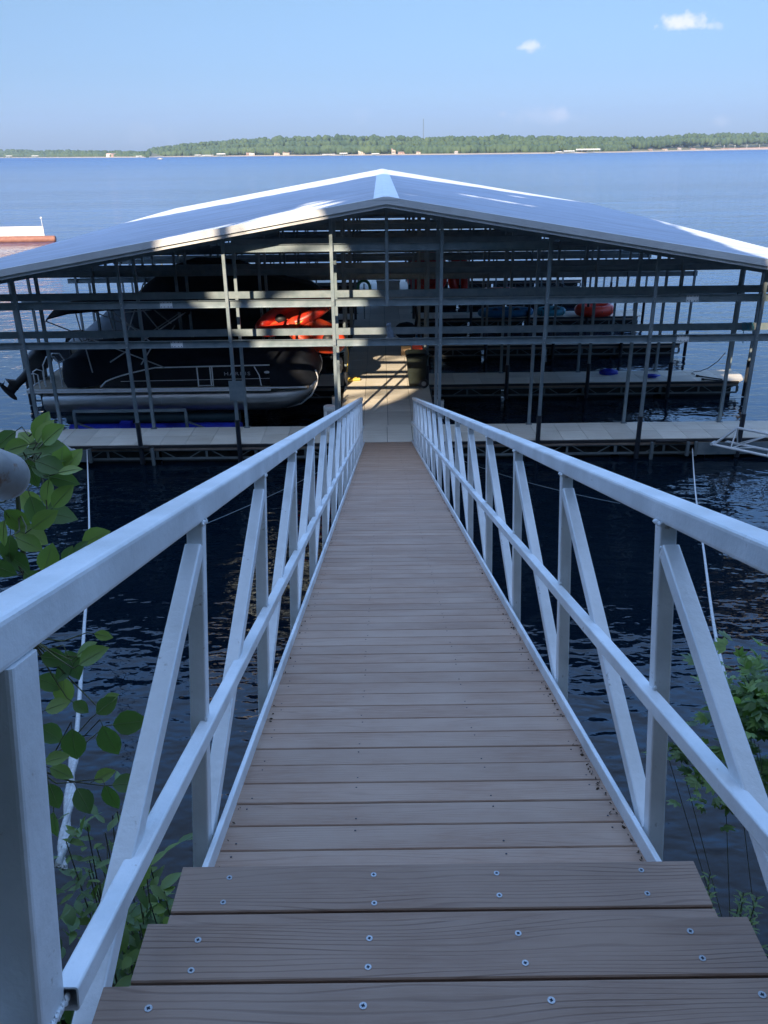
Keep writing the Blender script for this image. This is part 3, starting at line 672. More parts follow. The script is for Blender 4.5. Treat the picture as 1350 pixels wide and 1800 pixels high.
def pontoon():
    Y0 = 21.46; YC = 22.68
    t = thing('pontoon_boat', (-5.6, YC, .6), 'aluminium pontoon boat under a black cover in the nearest left slip, outboard tilted up', 'pontoon boat')
    for yc in (Y0+.33, YC*2-Y0-.33):
        b = MB(); prof = [(-9.05, .30, .93), (-9.0, .32, .93), (-3.2, .32, .93), (-2.9, .318, .935), (-2.6, .305, .96), (-2.3, .27, 1.02), (-2.05, .21, 1.12), (-1.87, .13, 1.25), (-1.78, .05, 1.38), (-1.765, .01, 1.42)]
        rings = [[Vector((x, yc+r*math.cos(2*math.pi*i/28), z+r*math.sin(2*math.pi*i/28))) for i in range(28)] for x, r, z in prof]
        b.loft(rings, closed=True, caps=True); p = b.build('pontoon', M['tubealu'], t)
        b = MB()
        for xs in (-7.6, -5.9, -4.3, -3.1): b.cyl((xs, yc, .93), (xs+.02, yc, .93), .324, 28)
        b.box(-9.0, -3.0, yc-.02, yc+.02, 1.20, 1.262)
        b.build('seam', M['tubealu'], p)
        b = MB(); b.tube([(-2.6, yc, .655), (-2.2, yc, .76), (-1.92, yc, .98), (-1.76, yc, 1.28), (-1.73, yc, 1.5), (-1.78, yc, 1.68)], .022, 8); b.build('nose_keel', M['railsilver'], p)
    b = MB(); b.box(-9.35, -1.95, Y0, YC*2-Y0, 1.262, 1.31); b.build('deck', M['tan'], t)
    b = MB(); b.bar((-9.4, Y0-.018, 1.30), (-2.0, Y0-.018, 1.30), .034, .045, (0, 0, 1), .008); b.bar((-9.4, Y0-.012, 1.245), (-2.95, Y0-.012, 1.245), .022, .05)
    b.bar((-9.4, YC*2-Y0+.018, 1.29), (-2.0, YC*2-Y0+.018, 1.29), .034, .07); b.bar((-9.375, Y0-.03, 1.285), (-9.375, YC*2-Y0, 1.285), .04, .08); b.build('side_rail', M['railsilver'], t)
    top = lambda x: 1.345+.50*min(1, max(0, (x+7.45)/1.5))**.55 if x < -5.95 else 1.845+.012*(x+5.95)
    for yy, nm in ((Y0+.05, 'side_panel'), (YC*2-Y0-.05, 'side_panel')):
        b = MB(); xs = [-7.45+.15*i for i in range(31)]
        vs = [(x, yy, 1.335) for x in xs]+[(x, yy, top(x)) for x in xs]+[(x, yy+.02, 1.335) for x in xs]+[(x, yy+.02, top(x)) for x in xs]; n = len(xs)
        b.add(vs, [(i, i+1, n+i+1, n+i) for i in range(n-1)]+[(2*n+i, 2*n+i+1, 3*n+i+1, 3*n+i) for i in range(n-1)]); p = b.build('side_panel', M['panel'], t)
        b = MB(); b.tube([(x, yy-.015, top(x)+.012) for x in xs], .018, 8)
        b.tube([(-6.9, yy-.012, 1.50), (-2.95, yy-.012, 1.535)], .006, 6)
        for xx in (-4.86, -4.52, -4.47): b.bar((xx, yy-.012, 1.335), (xx, yy-.012, top(xx)), .03, .02, (0, 1, 0))
        b.tube([(-3.36, yy-.016, 1.86), (-3.24, yy-.016, 1.62), (-3.2, yy-.016, 1.34)], .014, 6)
        b.bar((-4.86, yy-.012, 1.36), (-4.47, yy-.012, 1.36), .02, .02); b.build('top_rail', M['railsilver'], p)
    me = text_mesh('HARRIS', .155, .004, 1.25); me.materials.append(pmat('badge', (.42, .43, .46), rough=.4, metal=.5))
    o = bpy.data.objects.new('lettering', me); C.objects.link(o); o.parent = t; o.rotation_euler = (R(90), 0, 0); o.location = Vector((-3.82, Y0+.042, 1.625))-BASE[t.name]; o.scale = (1.15, .85, 1)
    b = MB(); b.ball((-3.03, Y0+.03, 1.70), .06, 1.3, .5, .6); b.build('nav_light', M['railsilver'], t)
    # cover
    hw = YC-Y0
    sec = [(-8.42, 1.50, 2.00, .92, 2.0), (-8.30, 1.36, 2.04, 1.0, 2.12), (-7.95, 1.36, 2.05, 1.02, 2.34), (-7.6, 1.38, 1.9, .95, 2.36), (-7.1, 1.50, 1.88, .915, 2.40), (-6.2, 1.72, 1.92, .905, 2.42), (-5.2, 1.78, 1.93, .905, 2.40), (-4.2, 1.80, 1.95, .905, 2.34), (-3.3, 1.82, 1.97, .905, 2.30), (-3.0, 1.82, 1.97, .91, 2.29), (-2.95, 1.34, 1.95, 1.015, 2.28), (-2.5, 1.33, 1.92, 1.02, 2.26), (-2.15, 1.33, 1.92, 1.0, 2.32), (-1.9, 1.36, 1.78, .93, 2.05), (-1.76, 1.42, 1.62, .8, 1.75), (-1.72, 1.45, 1.55, .7, 1.6)]
    rings = []; rng = random.Random(5)
    for x, zl, zs, w_, zp in sec:
        ring = []
        for k in range(17):
            u = -1+2*k/16; au = abs(u)
            if au > .97: y, z = u*hw*w_*1.02, zl
            elif au > .86: y, z = math.copysign(hw*w_, u), zl+(zs-zl)*.55
            else:
                q = au/.86; y = math.copysign(hw*w_*q, u); z = zs+(zp-zs)*(1-q**1.5)
            wob = .035*mn.noise(Vector((x*2.2, u*3, 1)))
            ring.append(Vector((x, YC+y, z+wob*(au < .9))))
        rings.append(ring)
    b = MB(); b.loft(rings); b.build('mooring_cover', M['canvas'], t)
    b = MB(); b.add([r for r in rings[0]], [tuple(range(17))]); b.add([r for r in rings[-1]], [tuple(range(17))]); b.build('cover_end', M['canvasblue'], t)
    # folding sun top and its struts
    b = MB(); rings = []
    for x, z in ((-8.62, 3.22), (-8.55, 3.33), (-8.0, 3.46), (-7.0, 3.54), (-6.0, 3.56), (-5.2, 3.5), (-4.9, 3.42)):
        rings.append([Vector((x, YC+hw*1.02*u, z-.16*abs(u)**2.2)) for u in [-1+2*k/10 for k in range(11)]])
    b.loft(rings); rr = [[v-Vector((0, 0, .03)) for v in r] for r in rings]; b.loft(rr); b.build('sun_top', M['canvas'], t)
    b = MB()
    for yy in (Y0+.02, YC*2-Y0-.02):
        for p, q in (((-8.6, 3.1), (-5.7, 1.86)), ((-5.0, 3.28), (-7.1, 2.02)), ((-6.9, 3.36), (-6.0, 2.55)), ((-7.8, 3.3), (-7.6, 1.75)), ((-5.9, 2.5), (-6.3, 1.95))): b.cyl((p[0], yy, p[1]), (q[0], yy, q[1]), .017, 8)
    b.build('top_frame', M['grey'], t)
    # stern: ladder, gate rails
    b = MB()
    for yy in (21.75, 22.15): b.tube([(-8.55, yy, 1.31), (-8.55, yy, 1.95), (-8.65, yy, 2.12), (-8.85, yy, 2.12), (-8.98, yy, 1.9), (-9.0, yy, 1.32)], .017, 8)
    for z in (1.5, 1.72, 1.94): b.cyl((-8.56, 21.75, z), (-8.56, 22.15, z), .014, 6)
    b.tube([(-9.33, 21.6, 1.3), (-9.33, 21.6, 1.68), (-9.2, 21.6, 1.72), (-9.1, 21.6, 1.68), (-9.1, 21.6, 1.3)], .017, 8)
    b.tube([(-9.36, 21.95, 1.3), (-9.36, 21.95, 1.68), (-9.25, 21.95, 1.74), (-9.1, 21.95, 1.7), (-9.1, 21.95, 1.3)], .017, 8)
    b.build('boarding_ladder', M['railsilver'], t)
    b = MB()
    for yy in (23.3, 23.75): b.tube([(-8.3, yy, 1.31), (-8.35, yy, 2.1), (-8.55, yy, 2.4), (-8.8, yy, 2.3), (-8.75, yy, 1.32)], .018, 8)
    for z in (1.6, 1.9, 2.2): b.cyl((-8.35, 23.3, z), (-8.35, 23.75, z), .014, 6)
    b.build('stern_rail', M['motor'], t)
    # outboard, tilted clear of the water
    O = Vector((-9.55, YC-.1, 1.62)); tilt = R(50)
    ax = Vector((-math.sin(tilt), 0, -math.cos(tilt))); fwd = Vector((-math.cos(tilt), 0, math.sin(tilt)))   # ax: down the leg, fwd: aft face
    def L(a, f, y=0): return O+ax*a+fwd*f+Vector((0, y, 0))
    b = MB()
    rings = []
    for a, f0, f1, wd in ((-.62, .02, .16, .07), (-.60, -.10, .26, .13), (-.50, -.18, .36, .19), (-.30, -.22, .40, .215), (-.08, -.22, .38, .21), (.06, -.18, .30, .17), (.12, -.14, .22, .13)):
        c = (f0+f1)/2; h = (f1-f0)/2
        rings.append([L(a, c+h*math.copysign(abs(math.cos(q))**.7, math.cos(q)), wd*math.copysign(abs(math.sin(q))**.7, math.sin(q))) for q in [2*math.pi*k/20 for k in range(20)]])
    b.loft(rings, closed=True, caps=True); mo = b.build('outboard_motor', M['motor'], t)
    b = MB(); rings = []
    for a, f0, f1, wd in ((.12, -.12, .20, .11), (.35, -.09, .16, .08), (.65, -.07, .15, .055), (.80, -.08, .30, .05), (.84, -.10, .36, .09), (.86, -.08, .20, .04), (1.0, -.10, .16, .04)):
        c = (f0+f1)/2; h = (f1-f0)/2
        rings.append([L(a, c+h*math.cos(q), wd*math.sin(q)) for q in [2*math.pi*k/16 for k in range(16)]])
    b.loft(rings, closed=True, caps=True)
    b.lathe(L(1.08, -.26), [(.005, 0), (.05, .06), (.075, .18), (.078, .38), (.06, .52), (.045, .58)], 16, fwd)
    b.extr(L(1.1, -.06, -.01), L(1.1, -.06, .01), [(0, 0), (.2, 0), (.12, .22), (.02, .26)], fwd)
    b.build('lower_unit', M['motor'], mo)
    b = MB()
    for k in range(3):
        a0 = 2*math.pi*k/3; e = ax*math.cos(a0)+Vector((0, 1, 0))*math.sin(a0); c = fwd.cross(e)
        h = L(1.08, .30); b.add([h+e*.04-c*.03, h+e*.14-c*.08+fwd*.03, h+e*.19+c*.01+fwd*.05, h+e*.13+c*.08-fwd*.02, h+e*.04+c*.03-fwd*.02], [(0, 1, 2, 3, 4)])
    b.cyl(L(1.08, .2), L(1.08, .42), .04, 12); b.build('propeller', M['galv'], mo)
    b = MB(); b.box(-9.75, -9.36, YC-.24, YC+.20, 1.0, 1.62); b.build('transom_bracket', M['motor'], t)
    b = MB(); b.bar((-8.75, 23.55, 1.7), (-8.15, 23.55, 1.7), .5, .74, (0, 0, 1), .03); b.build('seat_box', M['tan'], t)
    b = MB(); b.bar((-8.8, 23.55, 2.1), (-8.1, 23.55, 2.1), .54, .06, (0, 0, 1), .02); b.build('box_lid', M['motor'], t)
pontoon()

def lift():
    t = thing('boat_lift', (-6.6, 22.6, .2), 'low galvanised boat lift frame with blue floats under the pontoon boat', 'boat lift')
    for y in (21.05, 24.2):
        b = MB()
        b.bar((-8.12, y, .83), (-5.15, y, .83), .06, .07); b.bar((-8.1, y, .0), (-8.1, y, .80), .07, .07, (0, 1, 0)); b.bar((-5.17, y, .0), (-5.17, y, .80), .07, .07, (0, 1, 0))
        b.bar((-8.05, y, .50), (-7.2, y, .16), .04, .04); b.bar((-5.12, y, .5), (-4.3, y, .16), .04, .04)
        b.build('frame', M['galv'], t)
    for x, l in ((-6.9, 1.5), (-4.8, 1.0)):
        b = MB(); b.cyl((x-l, 21.45, .15), (x+l, 21.45, .15), .2, 20); b.build('float_tank', M['royal'], t)
    b = MB(); b.box(-6.95, -6.65, 21.0, 21.25, .26, .50); b.build('float_tank', M['royal'], t)
    b = MB(); b.cyl((-8.6, 21.9, .38), (-3.9, 21.9, .38), .16, 18); b.cyl((-8.6, 23.4, .38), (-3.9, 23.4, .38), .16, 18); b.build('bunk', pmat('teal_bunk', (.012, .04, .055), (.02, .055, .07), scale=3), t)
lift()

def covered_boat():
    t = thing('covered_boat', (-5, 28.05, .3), 'tall boat wrapped in a black canvas enclosure in the second slip on the left', 'boat')
    YC = 28.05
    sec = [(-8.35, 1.3, 1.2, 2.15), (-8.1, 1.3, 1.3, 2.7), (-7.6, 1.3, 1.4, 3.15), (-6.9, 1.3, 1.45, 3.6), (-6.1, 1.3, 1.5, 3.85), (-5.2, 1.3, 1.5, 3.8), (-4.5, 1.3, 1.5, 3.7), (-3.9, 1.3, 1.45, 3.4), (-3.1, 1.3, 1.4, 3.2), (-2.3, 1.3, 1.3, 3.05), (-1.75, 1.35, 1.1, 2.6), (-1.55, 1.4, .7, 1.9)]
    b = MB(); rings = []
    for x, zl, w_, zp in sec:
        rings.append([Vector((x, YC+w_*math.copysign(min(1, abs(u)*1.25), u), zl+(zp-zl)*(1 if abs(u) < .35 else max(0, (1-(abs(u)-.35)/.65)))**.7+.05*mn.noise(Vector((x*1.7, u*4, 7))))) for u in [-1+2*k/14 for k in range(15)]])
    b.loft(rings); b.build('enclosure', M['canvas'], t)
    b = MB(); b.add([r for r in rings[0]], [tuple(range(15))]); b.build('rear_curtain', M['canvasblue'], t)
    b = MB(); rings = []
    for x, w_, zp in ((-10.3, 1.0, 1.4), (-10.15, 1.15, 1.5), (-9.7, 1.22, 1.75), (-9.1, 1.28, 2.2), (-8.7, 1.3, 2.55), (-8.1, 1.32, 2.7), (-7.9, 1.34, 2.6)):
        rings.append([Vector((x, YC+w_*math.copysign(min(1, abs(u)*1.2), u), 1.3+(zp-1.3)*(1 if abs(u) < .4 else max(0, (1-(abs(u)-.4)/.6)))**.6)) for u in [-1+2*k/12 for k in range(13)]])
    b.loft(rings); b.build('windscreen_cover', pmat('grey_canvas', (.10, .12, .14), (.14, .16, .18), scale=3, rough=.7, bump=.3, bscale=5), t)
    b = MB()
    hs = [(-11.0, 1.1, .5), (-10.8, 1.3, .5), (-4.0, 1.35, .45), (-2.4, 1.1, .5), (-1.6, .55, .7), (-1.3, .05, .95)]
    b.loft([[Vector((x, YC+w_*u, z0+(1.35-z0)*abs(u)**1.5)) for u in [-1+2*k/12 for k in range(13)]] for x, w_, z0 in hs]); b.build('hull', M['panel'], t)
    b = MB()
    for p, q in (((-8.3, 1.35), (-7.4, 3.3)), ((-7.9, 3.0), (-6.9, 1.6)), ((-8.2, 2.4), (-7.2, 2.5))): b.cyl((p[0], YC-1.42, p[1]), (q[0], YC-1.48, q[1]), .02, 8)
    b.build('tower_frame', M['grey'], t)
covered_boat()

def inflatable(name, c, d, nrm, L, Wd, r, m1, m2, label, cat, seat=True, group=None, stripe=None, upturn=.0):
    c = Vector(c); d = Vector(d).normalized(); nrm = Vector(nrm); nrm = (nrm-d*nrm.dot(d)).normalized(); s = d.cross(nrm)
    t = thing(name, c, label, cat, group)
    pts = []; n = 40
    for i in range(n):
        a = 2*math.pi*i/n; ex = math.copysign(abs(math.cos(a))**.85, math.cos(a)); ey = math.copysign(abs(math.sin(a))**.7, math.sin(a))
        pts.append(c+d*(ex*(L/2-r))+s*(ey*(Wd/2-r)*(1-.35*abs(ex)**3))+nrm*(upturn*abs(ex)**4))
    b = MB(); pts2 = pts+[pts[0], pts[1]]; b.tube(pts2, r, 12, caps=False); b.build('side_tube', m1, t)
    b = MB(); k = [c-nrm*r*.25]+[c+(p-c)*.8-nrm*r*.25 for p in pts]; b.add(k, [(0, 1+i, 1+(i+1) % n) for i in range(n)], True)
    k = [v-nrm*.05 for v in k]; b.add(k, [(0, 1+i, 1+(i+1) % n) for i in range(n)], True); b.build('floor', m2, t)
    if seat:
        for q in (-.18, .2):
            b = MB(); b.ball(c+d*(L*q)+nrm*.06, .16, 1, .9, .8); b.build('seat', M['black'], t)
    for i in range(4):
        pp = c+d*(L*(-.36+.24*i))
        for e in (-1, 1):
            b = MB(); b.tube([pp+s*e*(Wd/2-r)*.98+nrm*(r*1.02), pp+s*e*(Wd/2)*.99+nrm*r*.3, pp+s*e*(Wd/2-r)*.98-nrm*r], .012, 6); b.build('strap', M['black'], t)
    if stripe:
        b = MB(); b.tube([p+nrm*r*.55+(p-c).normalized()*r*.62 for p in pts[2:19]], .035, 8); b.build('trim_stripe', stripe, t)
    return t
inflatable('kayak', (-2.42, 23.7, 2.84), (1, .10, .42), (-.15, -.8, .75), 2.5, .95, .17, M['red'], M['orange'], 'red inflatable kayak with a yellow edge propped up in the sun beside the walkway', 'kayak', stripe=M['yellow'])
inflatable('kayak', (-1.85, 23.45, 2.28), (.75, .0, -.30), (.05, -.85, .55), 1.75, .95, .18, M['orange'], M['orange'], 'orange inflatable kayak with black seats leaning below the red one in the sun', 'kayak')
def rack():
    t = thing('kayak_rack', (-2.4, 25.2, .5), 'dark metal rack holding up the two inflatable kayaks beside the walkway', 'rack')
    b = MB()
    for x in (-3.3, -1.35): b.bar((x, 25.3, .5), (x, 25.3, 3.0), .06, .06, (0, 1, 0))
    for z in (1.5, 2.3): b.bar((-3.3, 25.25, z), (-1.35, 25.25, z), .05, .05)
    for x in (-3.2, -1.45):
        for z in (1.52, 2.32): b.bar((x, 25.25, z), (x, 23.4, z+.08), .05, .05)
    b.build('frame', M['galvdark'], t)
rack()
inflatable('raft', (2.2, 40.95, 1.62), (.0, .12, 1), (0, -1, .12), 2.25, 2.0, .26, M['red'], M['red'], 'big oval red raft standing on edge at the right of the far walkway', 'raft', seat=False)
inflatable('raft', (3.75, 41.3, 1.45), (.0, .15, 1), (0, -1, .15), 1.9, 1.1, .2, M['red'], M['red'], 'narrow dark red raft standing behind the big oval one', 'raft', seat=False)
inflatable('kayak', (5.5, 40.9, .70), (1, .04, .02), (0, -.2, 1), 2.3, .7, .15, M['orange'], M['red'], 'orange red kayak lying on the far right finger pier', 'kayak')
inflatable('kayak', (5.25, 35.6, .68), (1, .06, .0), (0, -.25, 1), 2.4, .7, .15, M['blue'], M['blue'], 'deep blue kayak lying on the fourth finger pier right of the walkway', 'kayak')
inflatable('kayak', (7.2, 35.8, .66), (1, .08, .0), (0, -.3, 1), 1.3, .65, .14, M['teal'], M['teal'], 'short teal kayak lying end to end with the deep blue one', 'kayak')
inflatable('raft', (9.0, 35.6, .74), (1, .05, .0), (0, -.2, 1), 1.7, 1.0, .23, M['red'], M['orange'], 'plump red raft lying near the end of the fourth finger pier on the right', 'raft', seat=False)

def bin_():
    t = thing('wheelie_bin', (1.03, 24.45, .5), 'dark green wheeled rubbish bin standing on the sunlit walkway', 'wheelie bin')
    b = MB(); x0, y0 = 1.03, 24.45
    def rg(w_, d_, z): 
        pts = []
        for cx, cy, a0 in ((1, 1, 0), (-1, 1, 90), (-1, -1, 180), (1, -1, 270)):
            for k in range(4): a = R(a0+30*k); pts.append(Vector((x0+cx*(w_-.04)+.04*math.cos(a), y0+cy*(d_-.04)+.04*math.sin(a), z)))
        return pts
    b.loft([rg(.23, .25, .56), rg(.24, .26, .60), rg(.28, .31, 1.0), rg(.305, .34, 1.40), rg(.32, .355, 1.40), rg(.32, .355, 1.455)], closed=True, smooth=False, caps=True)
    b.build('body', M['bin'], t)
    b = MB(); b.loft([rg(.34, .375, 1.46), rg(.34, .375, 1.49), rg(.27, .29, 1.54)], closed=True, smooth=False, caps=True)
    b.cyl((x0-.25, y0-.385, 1.47), (x0+.25, y0-.385, 1.47), .018, 8); b.build('lid', M['bin'], t)
    for dy in (-.27, .27):
        b = MB(); b.cyl((x0+.20-.0, y0+dy-.03, .64), (x0+.20, y0+dy+.03, .64), .14, 20); wh = b.build('wheel', M['black'], t)
        b = MB(); b.cyl((x0+.20, y0+dy-.034, .64), (x0+.20, y0+dy+.034, .64), .07, 14); b.build('hub', M['grey'], wh)
    b = MB(); b.cyl((x0+.2, y0-.25, .64), (x0+.2, y0+.25, .64), .015, 8); b.build('axle', M['galv'], t)
bin_()
def cat():
    x, y, z = .19, 19.25, 3.025
    t = thing('cat_statue', (x, y, z), 'small blue grey sitting cat figure on the lowest front beam above the gangway', 'cat statue')
    m_ = pmat('statue_blue_grey', (.07, .10, .14), (.16, .20, .26), scale=14, rough=.6)
    b = MB(); b.box(x-.10, x+.10, y-.06, y+.08, z, z+.018); b.build('base', M['grey'], t)
    b = MB(); rings = []
    for h, r1, r2, ox in ((.018, .075, .075, .01), (.05, .085, .085, .012), (.10, .08, .075, .01), (.16, .068, .06, .0), (.21, .055, .05, -.012), (.245, .042, .04, -.02), (.265, .045, .042, -.026), (.29, .056, .05, -.03), (.315, .056, .05, -.03), (.335, .04, .04, -.028), (.345, .012, .012, -.028)):
        rings.append([Vector((x+ox+r1*math.cos(2*math.pi*k/16), y+r2*math.sin(2*math.pi*k/16), z+h)) for k in range(16)])
    b.loft(rings, closed=True, caps=True)
    for s in (-1, 1): b.extr((x-.03+s*.03, y-.008, z+.325), (x-.03+s*.03, y+.012, z+.325), [(-.016, 0), (.016, 0), (s*.006, .05)], (0, 0, 1))
    b.ball((x-.075, y-.01, z+.285), .02); b.tube([(x+.06, y+.03, z+.03), (x+.12, y+.0, z+.04), (x+.13, y-.05, z+.06)], [.02, .018, .01], 8)
    b.build('figure', m_, t)
cat()
def pedestal(x, y, z0, z1, r, label):
    t = thing('dock_pedestal', (x, y, z0), label, 'dock pedestal')
    b = MB(); b.lathe((x, y, z0), [(r*1.12, 0), (r*1.12, .03), (r, .04), (r, (z1-z0)*.78), (r*.96, (z1-z0)*.785), (r*.96, (z1-z0)*.81), (r*1.02, (z1-z0)*.815), (r*1.02, (z1-z0)-.02), (r*.9, (z1-z0))], 24); b.build('body', M['white'], t)
    b = MB(); b.box(x-.06, x+.06, y-r-.012, y-r+.02, z1-.2, z1-.1); b.build('label_plate', M['grey'], t)
pedestal(-1.34, 20.25, .5, 1.13, .15, 'round white dock pedestal just left of the lower end of the gangway')
def powerbox(name, x, y, label, hs):
    t = thing(name, (x, y, .3), label, 'power box')
    for z0, z1 in hs: b = MB(); b.box(x-.10, x+.10, y-.07, y+.07, z0, z1); b.box(x-.105, x+.105, y-.075, y+.075, z1-.03, z1); b.build('cabinet', M['white'], t)
    b = MB(); b.bar((x, y+.085, .1), (x, y+.085, 1.0), .04, .03, (0, 1, 0)); b.tube([(x, y+.08, .2), (x+.15, y, .02), (x+.3, y+.1, -.05)], .03, 8); b.build('bracket', M['galvdark'], t)
powerbox('power_box', 1.56, 21.9, 'pair of stacked small grey white power boxes on the right edge of the walkway', [(.52, .78), (.26, .48)])
powerbox('power_box', -1.30, 22.4, 'single small grey white power box on the left edge of the walkway', [(.5, .78)])
def misc():
    t = thing('storage_box', (.3, 39.6, .5), 'white storage box at the far end of the walkway', 'storage box')
    b = MB(); b.bar((-.2, 39.6, .98), (.85, 39.6, .98), .7, .95, (0, 0, 1), .03); b.build('body', M['white'], t)
    b = MB(); b.bar((-.23, 39.6, 1.49), (.88, 39.6, 1.49), .74, .07, (0, 0, 1), .02); b.build('lid', M['white'], t)
    t = thing('hose_reel', (-.72, 35.3, .5), 'coil of green hose hung on a stand on the far walkway', 'hose reel')
    b = MB()
    for k in range(5):
        r = .29+.025*(k % 3); b.tube([(-.72+r*math.cos(a)*.8, 35.25+.035*k, 1.78+r*math.sin(a)) for a in [2*math.pi*i/24 for i in range(25)]], .035, 8, caps=False)
    b.build('hose', M['green'], t)
    b = MB(); b.bar((-.72, 35.45, .5), (-.72, 35.45, 1.95), .05, .05, (0, 1, 0)); b.cyl((-.72, 35.2, 1.78), (-.72, 35.45, 1.78), .04, 14); b.build('stand', M['grey'], t)
    t = thing('cooler', (1.22, 28.9, .5), 'red and white cooler box on the sunlit walkway behind the bin', 'cooler')
    b = MB(); b.bar((1.05, 28.9, .68), (1.40, 28.9, .68), .34, .34, (0, 0, 1), .03); b.build('body', M['red'], t)
    b = MB(); b.bar((1.04, 28.9, .88), (1.41, 28.9, .88), .36, .06, (0, 0, 1), .02); b.build('lid', M['white'], t)
    t = thing('cardboard_box', (.85, 28.7, .5), 'plain cardboard box on the walkway beside the cooler', 'box')
    b = MB(); b.bar((.66, 28.7, .66), (1.0, 28.7, .66), .34, .31); b.build('body', M['card'], t)
    b = MB(); b.bar((.66, 28.7, .818), (1.0, 28.7, .818), .06, .004); b.build('tape', M['tan'], t)
    t = thing('covered_cart', (.95, 31.2, .5), 'grey bundle of folded tarpaulin on the walkway under the second row of beams', 'bundle')
    b = MB(); b.ball((.9, 31.2, .82), .42, 1.0, .8, .75, 16, 10, .06, random.Random(2)); b.build('tarpaulin', M['canvasblue'], t)
    b = MB(); b.tube([(1.2, 31.1, .6), (1.3, 31.1, 1.3), (1.25, 31.0, 1.75)], .05, 8); b.build('handle', M['motor'], t)
    t = thing('fuel_can', (1.33, 30.4, .5), 'small blue and white can on the walkway beside the grey bundle', 'can')
    b = MB(); b.lathe((1.33, 30.4, .5), [(.11, 0), (.115, .02), (.115, .28), (.09, .32)], 16); b.build('body', M['blue'], t)
    b = MB(); b.lathe((1.33, 30.4, .5), [(.117, .1), (.117, .2)], 16); b.build('band', M['white'], t)
    t = thing('foam_noodle', (-.95, 24.9, .5), 'yellow foam float lying at the left edge of the walkway', 'float')
    b = MB(); b.cyl((-1.12, 25.0, .55), (-.70, 25.15, .55), .045, 12); b.cyl((-1.12, 25.12, .55), (-.8, 25.25, .55), .045, 12); b.build('foam', M['yellow'], t)
    t = thing('life_jacket', (-1.3, 24.9, 1.4), 'grey and blue life jackets hung on a post beside the sunlit walkway', 'life jackets')
    b = MB(); b.ball((-1.32, 24.5, 1.15), .22, .7, .5, 1.3, 12, 8, .1, random.Random(4)); b.build('vest', M['grey'], t)
    b = MB(); b.ball((-1.25, 24.5, 1.62), .14, 1.2, .6, .7, 12, 8, .1, random.Random(5)); b.build('vest', M['blue'], t)
    b = MB(); b.tube([(-1.08, 24.5, 2.0), (-1.0, 24.52, 1.5), (-1.04, 24.5, 1.1), (-1.06, 24.5, .95)], .012, 8); b.build('strap', M['yellow'], t)
    for i, (px, py, lab) in enumerate(((1070, 655, 'larger crumpled royal blue bag on the second finger pier'), (1146, 661, 'smaller flat royal blue bag nearer the end of the second finger pier'))):
        p = onz(px, py, .55); t = thing('bag', (p.x, p.y, .5), lab, 'bag')
        b = MB(); b.ball((p.x, p.y, .56), .2-.04*i, 1.5, .8, .55-.2*i, 12, 8, .16, random.Random(i)); b.build('fabric', M['royal'], t)
    for i, (a, b_, lab) in enumerate((((1228, 661), (1270, 667), 'longer dark boat hook lying on the second finger pier, further from the edge'), ((1238, 667), (1275, 670), 'shorter dark pole lying close to the edge of the second finger pier'))):
        p = onz(*a, .53); q = onz(*b_, .53); t = thing('boat_hook', p, lab, 'boat hook')
        b = MB(); b.cyl(p, q, .022, 8); b.cyl(p-(q-p).normalized()*.08, p, .035, 8); b.build('pole', M['motor'], t)
    t = thing('mooring_line', onz(1225, 650, .52), 'thin dark mooring line looped from a post down to the second finger pier', 'rope')
    pts = [ony(1275, 620, 25.6), ony(1262, 635, 25.5), ony(1245, 647, 25.6), onz(1232, 652, .52), onz(1220, 653, .52), onz(1216, 656, .52), onz(1221, 658, .52)]
    b = MB(); b.tube(pts, .012, 6); b.build('cord', M['motor'], t)
    t = thing('rope_coil', (8.45, 20.5, 3.0), 'teal rope wound round the rear lower beam near the right end of the dock', 'rope')
    b = MB(); cx = ony(1313, 577, 20.5).x; pts = []
    for i in range(130): a = i*.5; pts.append((cx-.14+.0022*i+.02*math.sin(i*.9), 20.5+.062*math.cos(a), 2.94+.098*math.sin(a)))
    b.tube(pts, .009, 6); b.tube([(cx-.1, 20.42, 2.9), (cx-.12, 20.4, 2.7), (cx-.08, 20.4, 2.55)], .01, 6); b.build('cord', M['teal'], t)
misc()
def arm(sg, x0, label):
    t = thing('mooring_truss', (x0, 19.1, .3), label, 'mooring truss')
    d = Vector((sg*.74, -.67, 0)).normalized(); s = Vector((-d.y*.0+.67*sg, .74, 0)).normalized()
    A = Vector((x0, 19.02, .40)); n = 9; L = 9.0; b = MB()
    B = A+s*.42; T0 = A+s*.21+d*.42+Vector((0, 0, .46))
    b.cyl(A, A+d*L, .034, 12); b.cyl(B, B+d*L, .034, 12); b.cyl(T0, T0+d*(L-.6), .034, 12); b.cyl(A, T0, .03, 10); b.cyl(B, T0, .03, 10); b.cyl(A-d*.05, B-d*.05, .04, 10)
    b.build('chords', M['alu'], t)
    b = MB(); st = .85
    for i in range(int(L/st)):
        for base in (A, B):
            b.cyl(base+d*(st*i+.42), T0+d*(st*i), .017, 8); b.cyl(base+d*(st*i+.42), T0+d*(st*i+st*.95), .017, 8)
        b.cyl(A+d*(st*i+.42), B+d*(st*i+st), .015, 8)
    b.build('webbing', M['alu'], t)
arm(1, 7.98, 'triangular tubular mooring arm running from the dock edge towards the right bank')
arm(-1, -7.45, 'triangular tubular mooring arm partly behind the sapling, running towards the left bank')

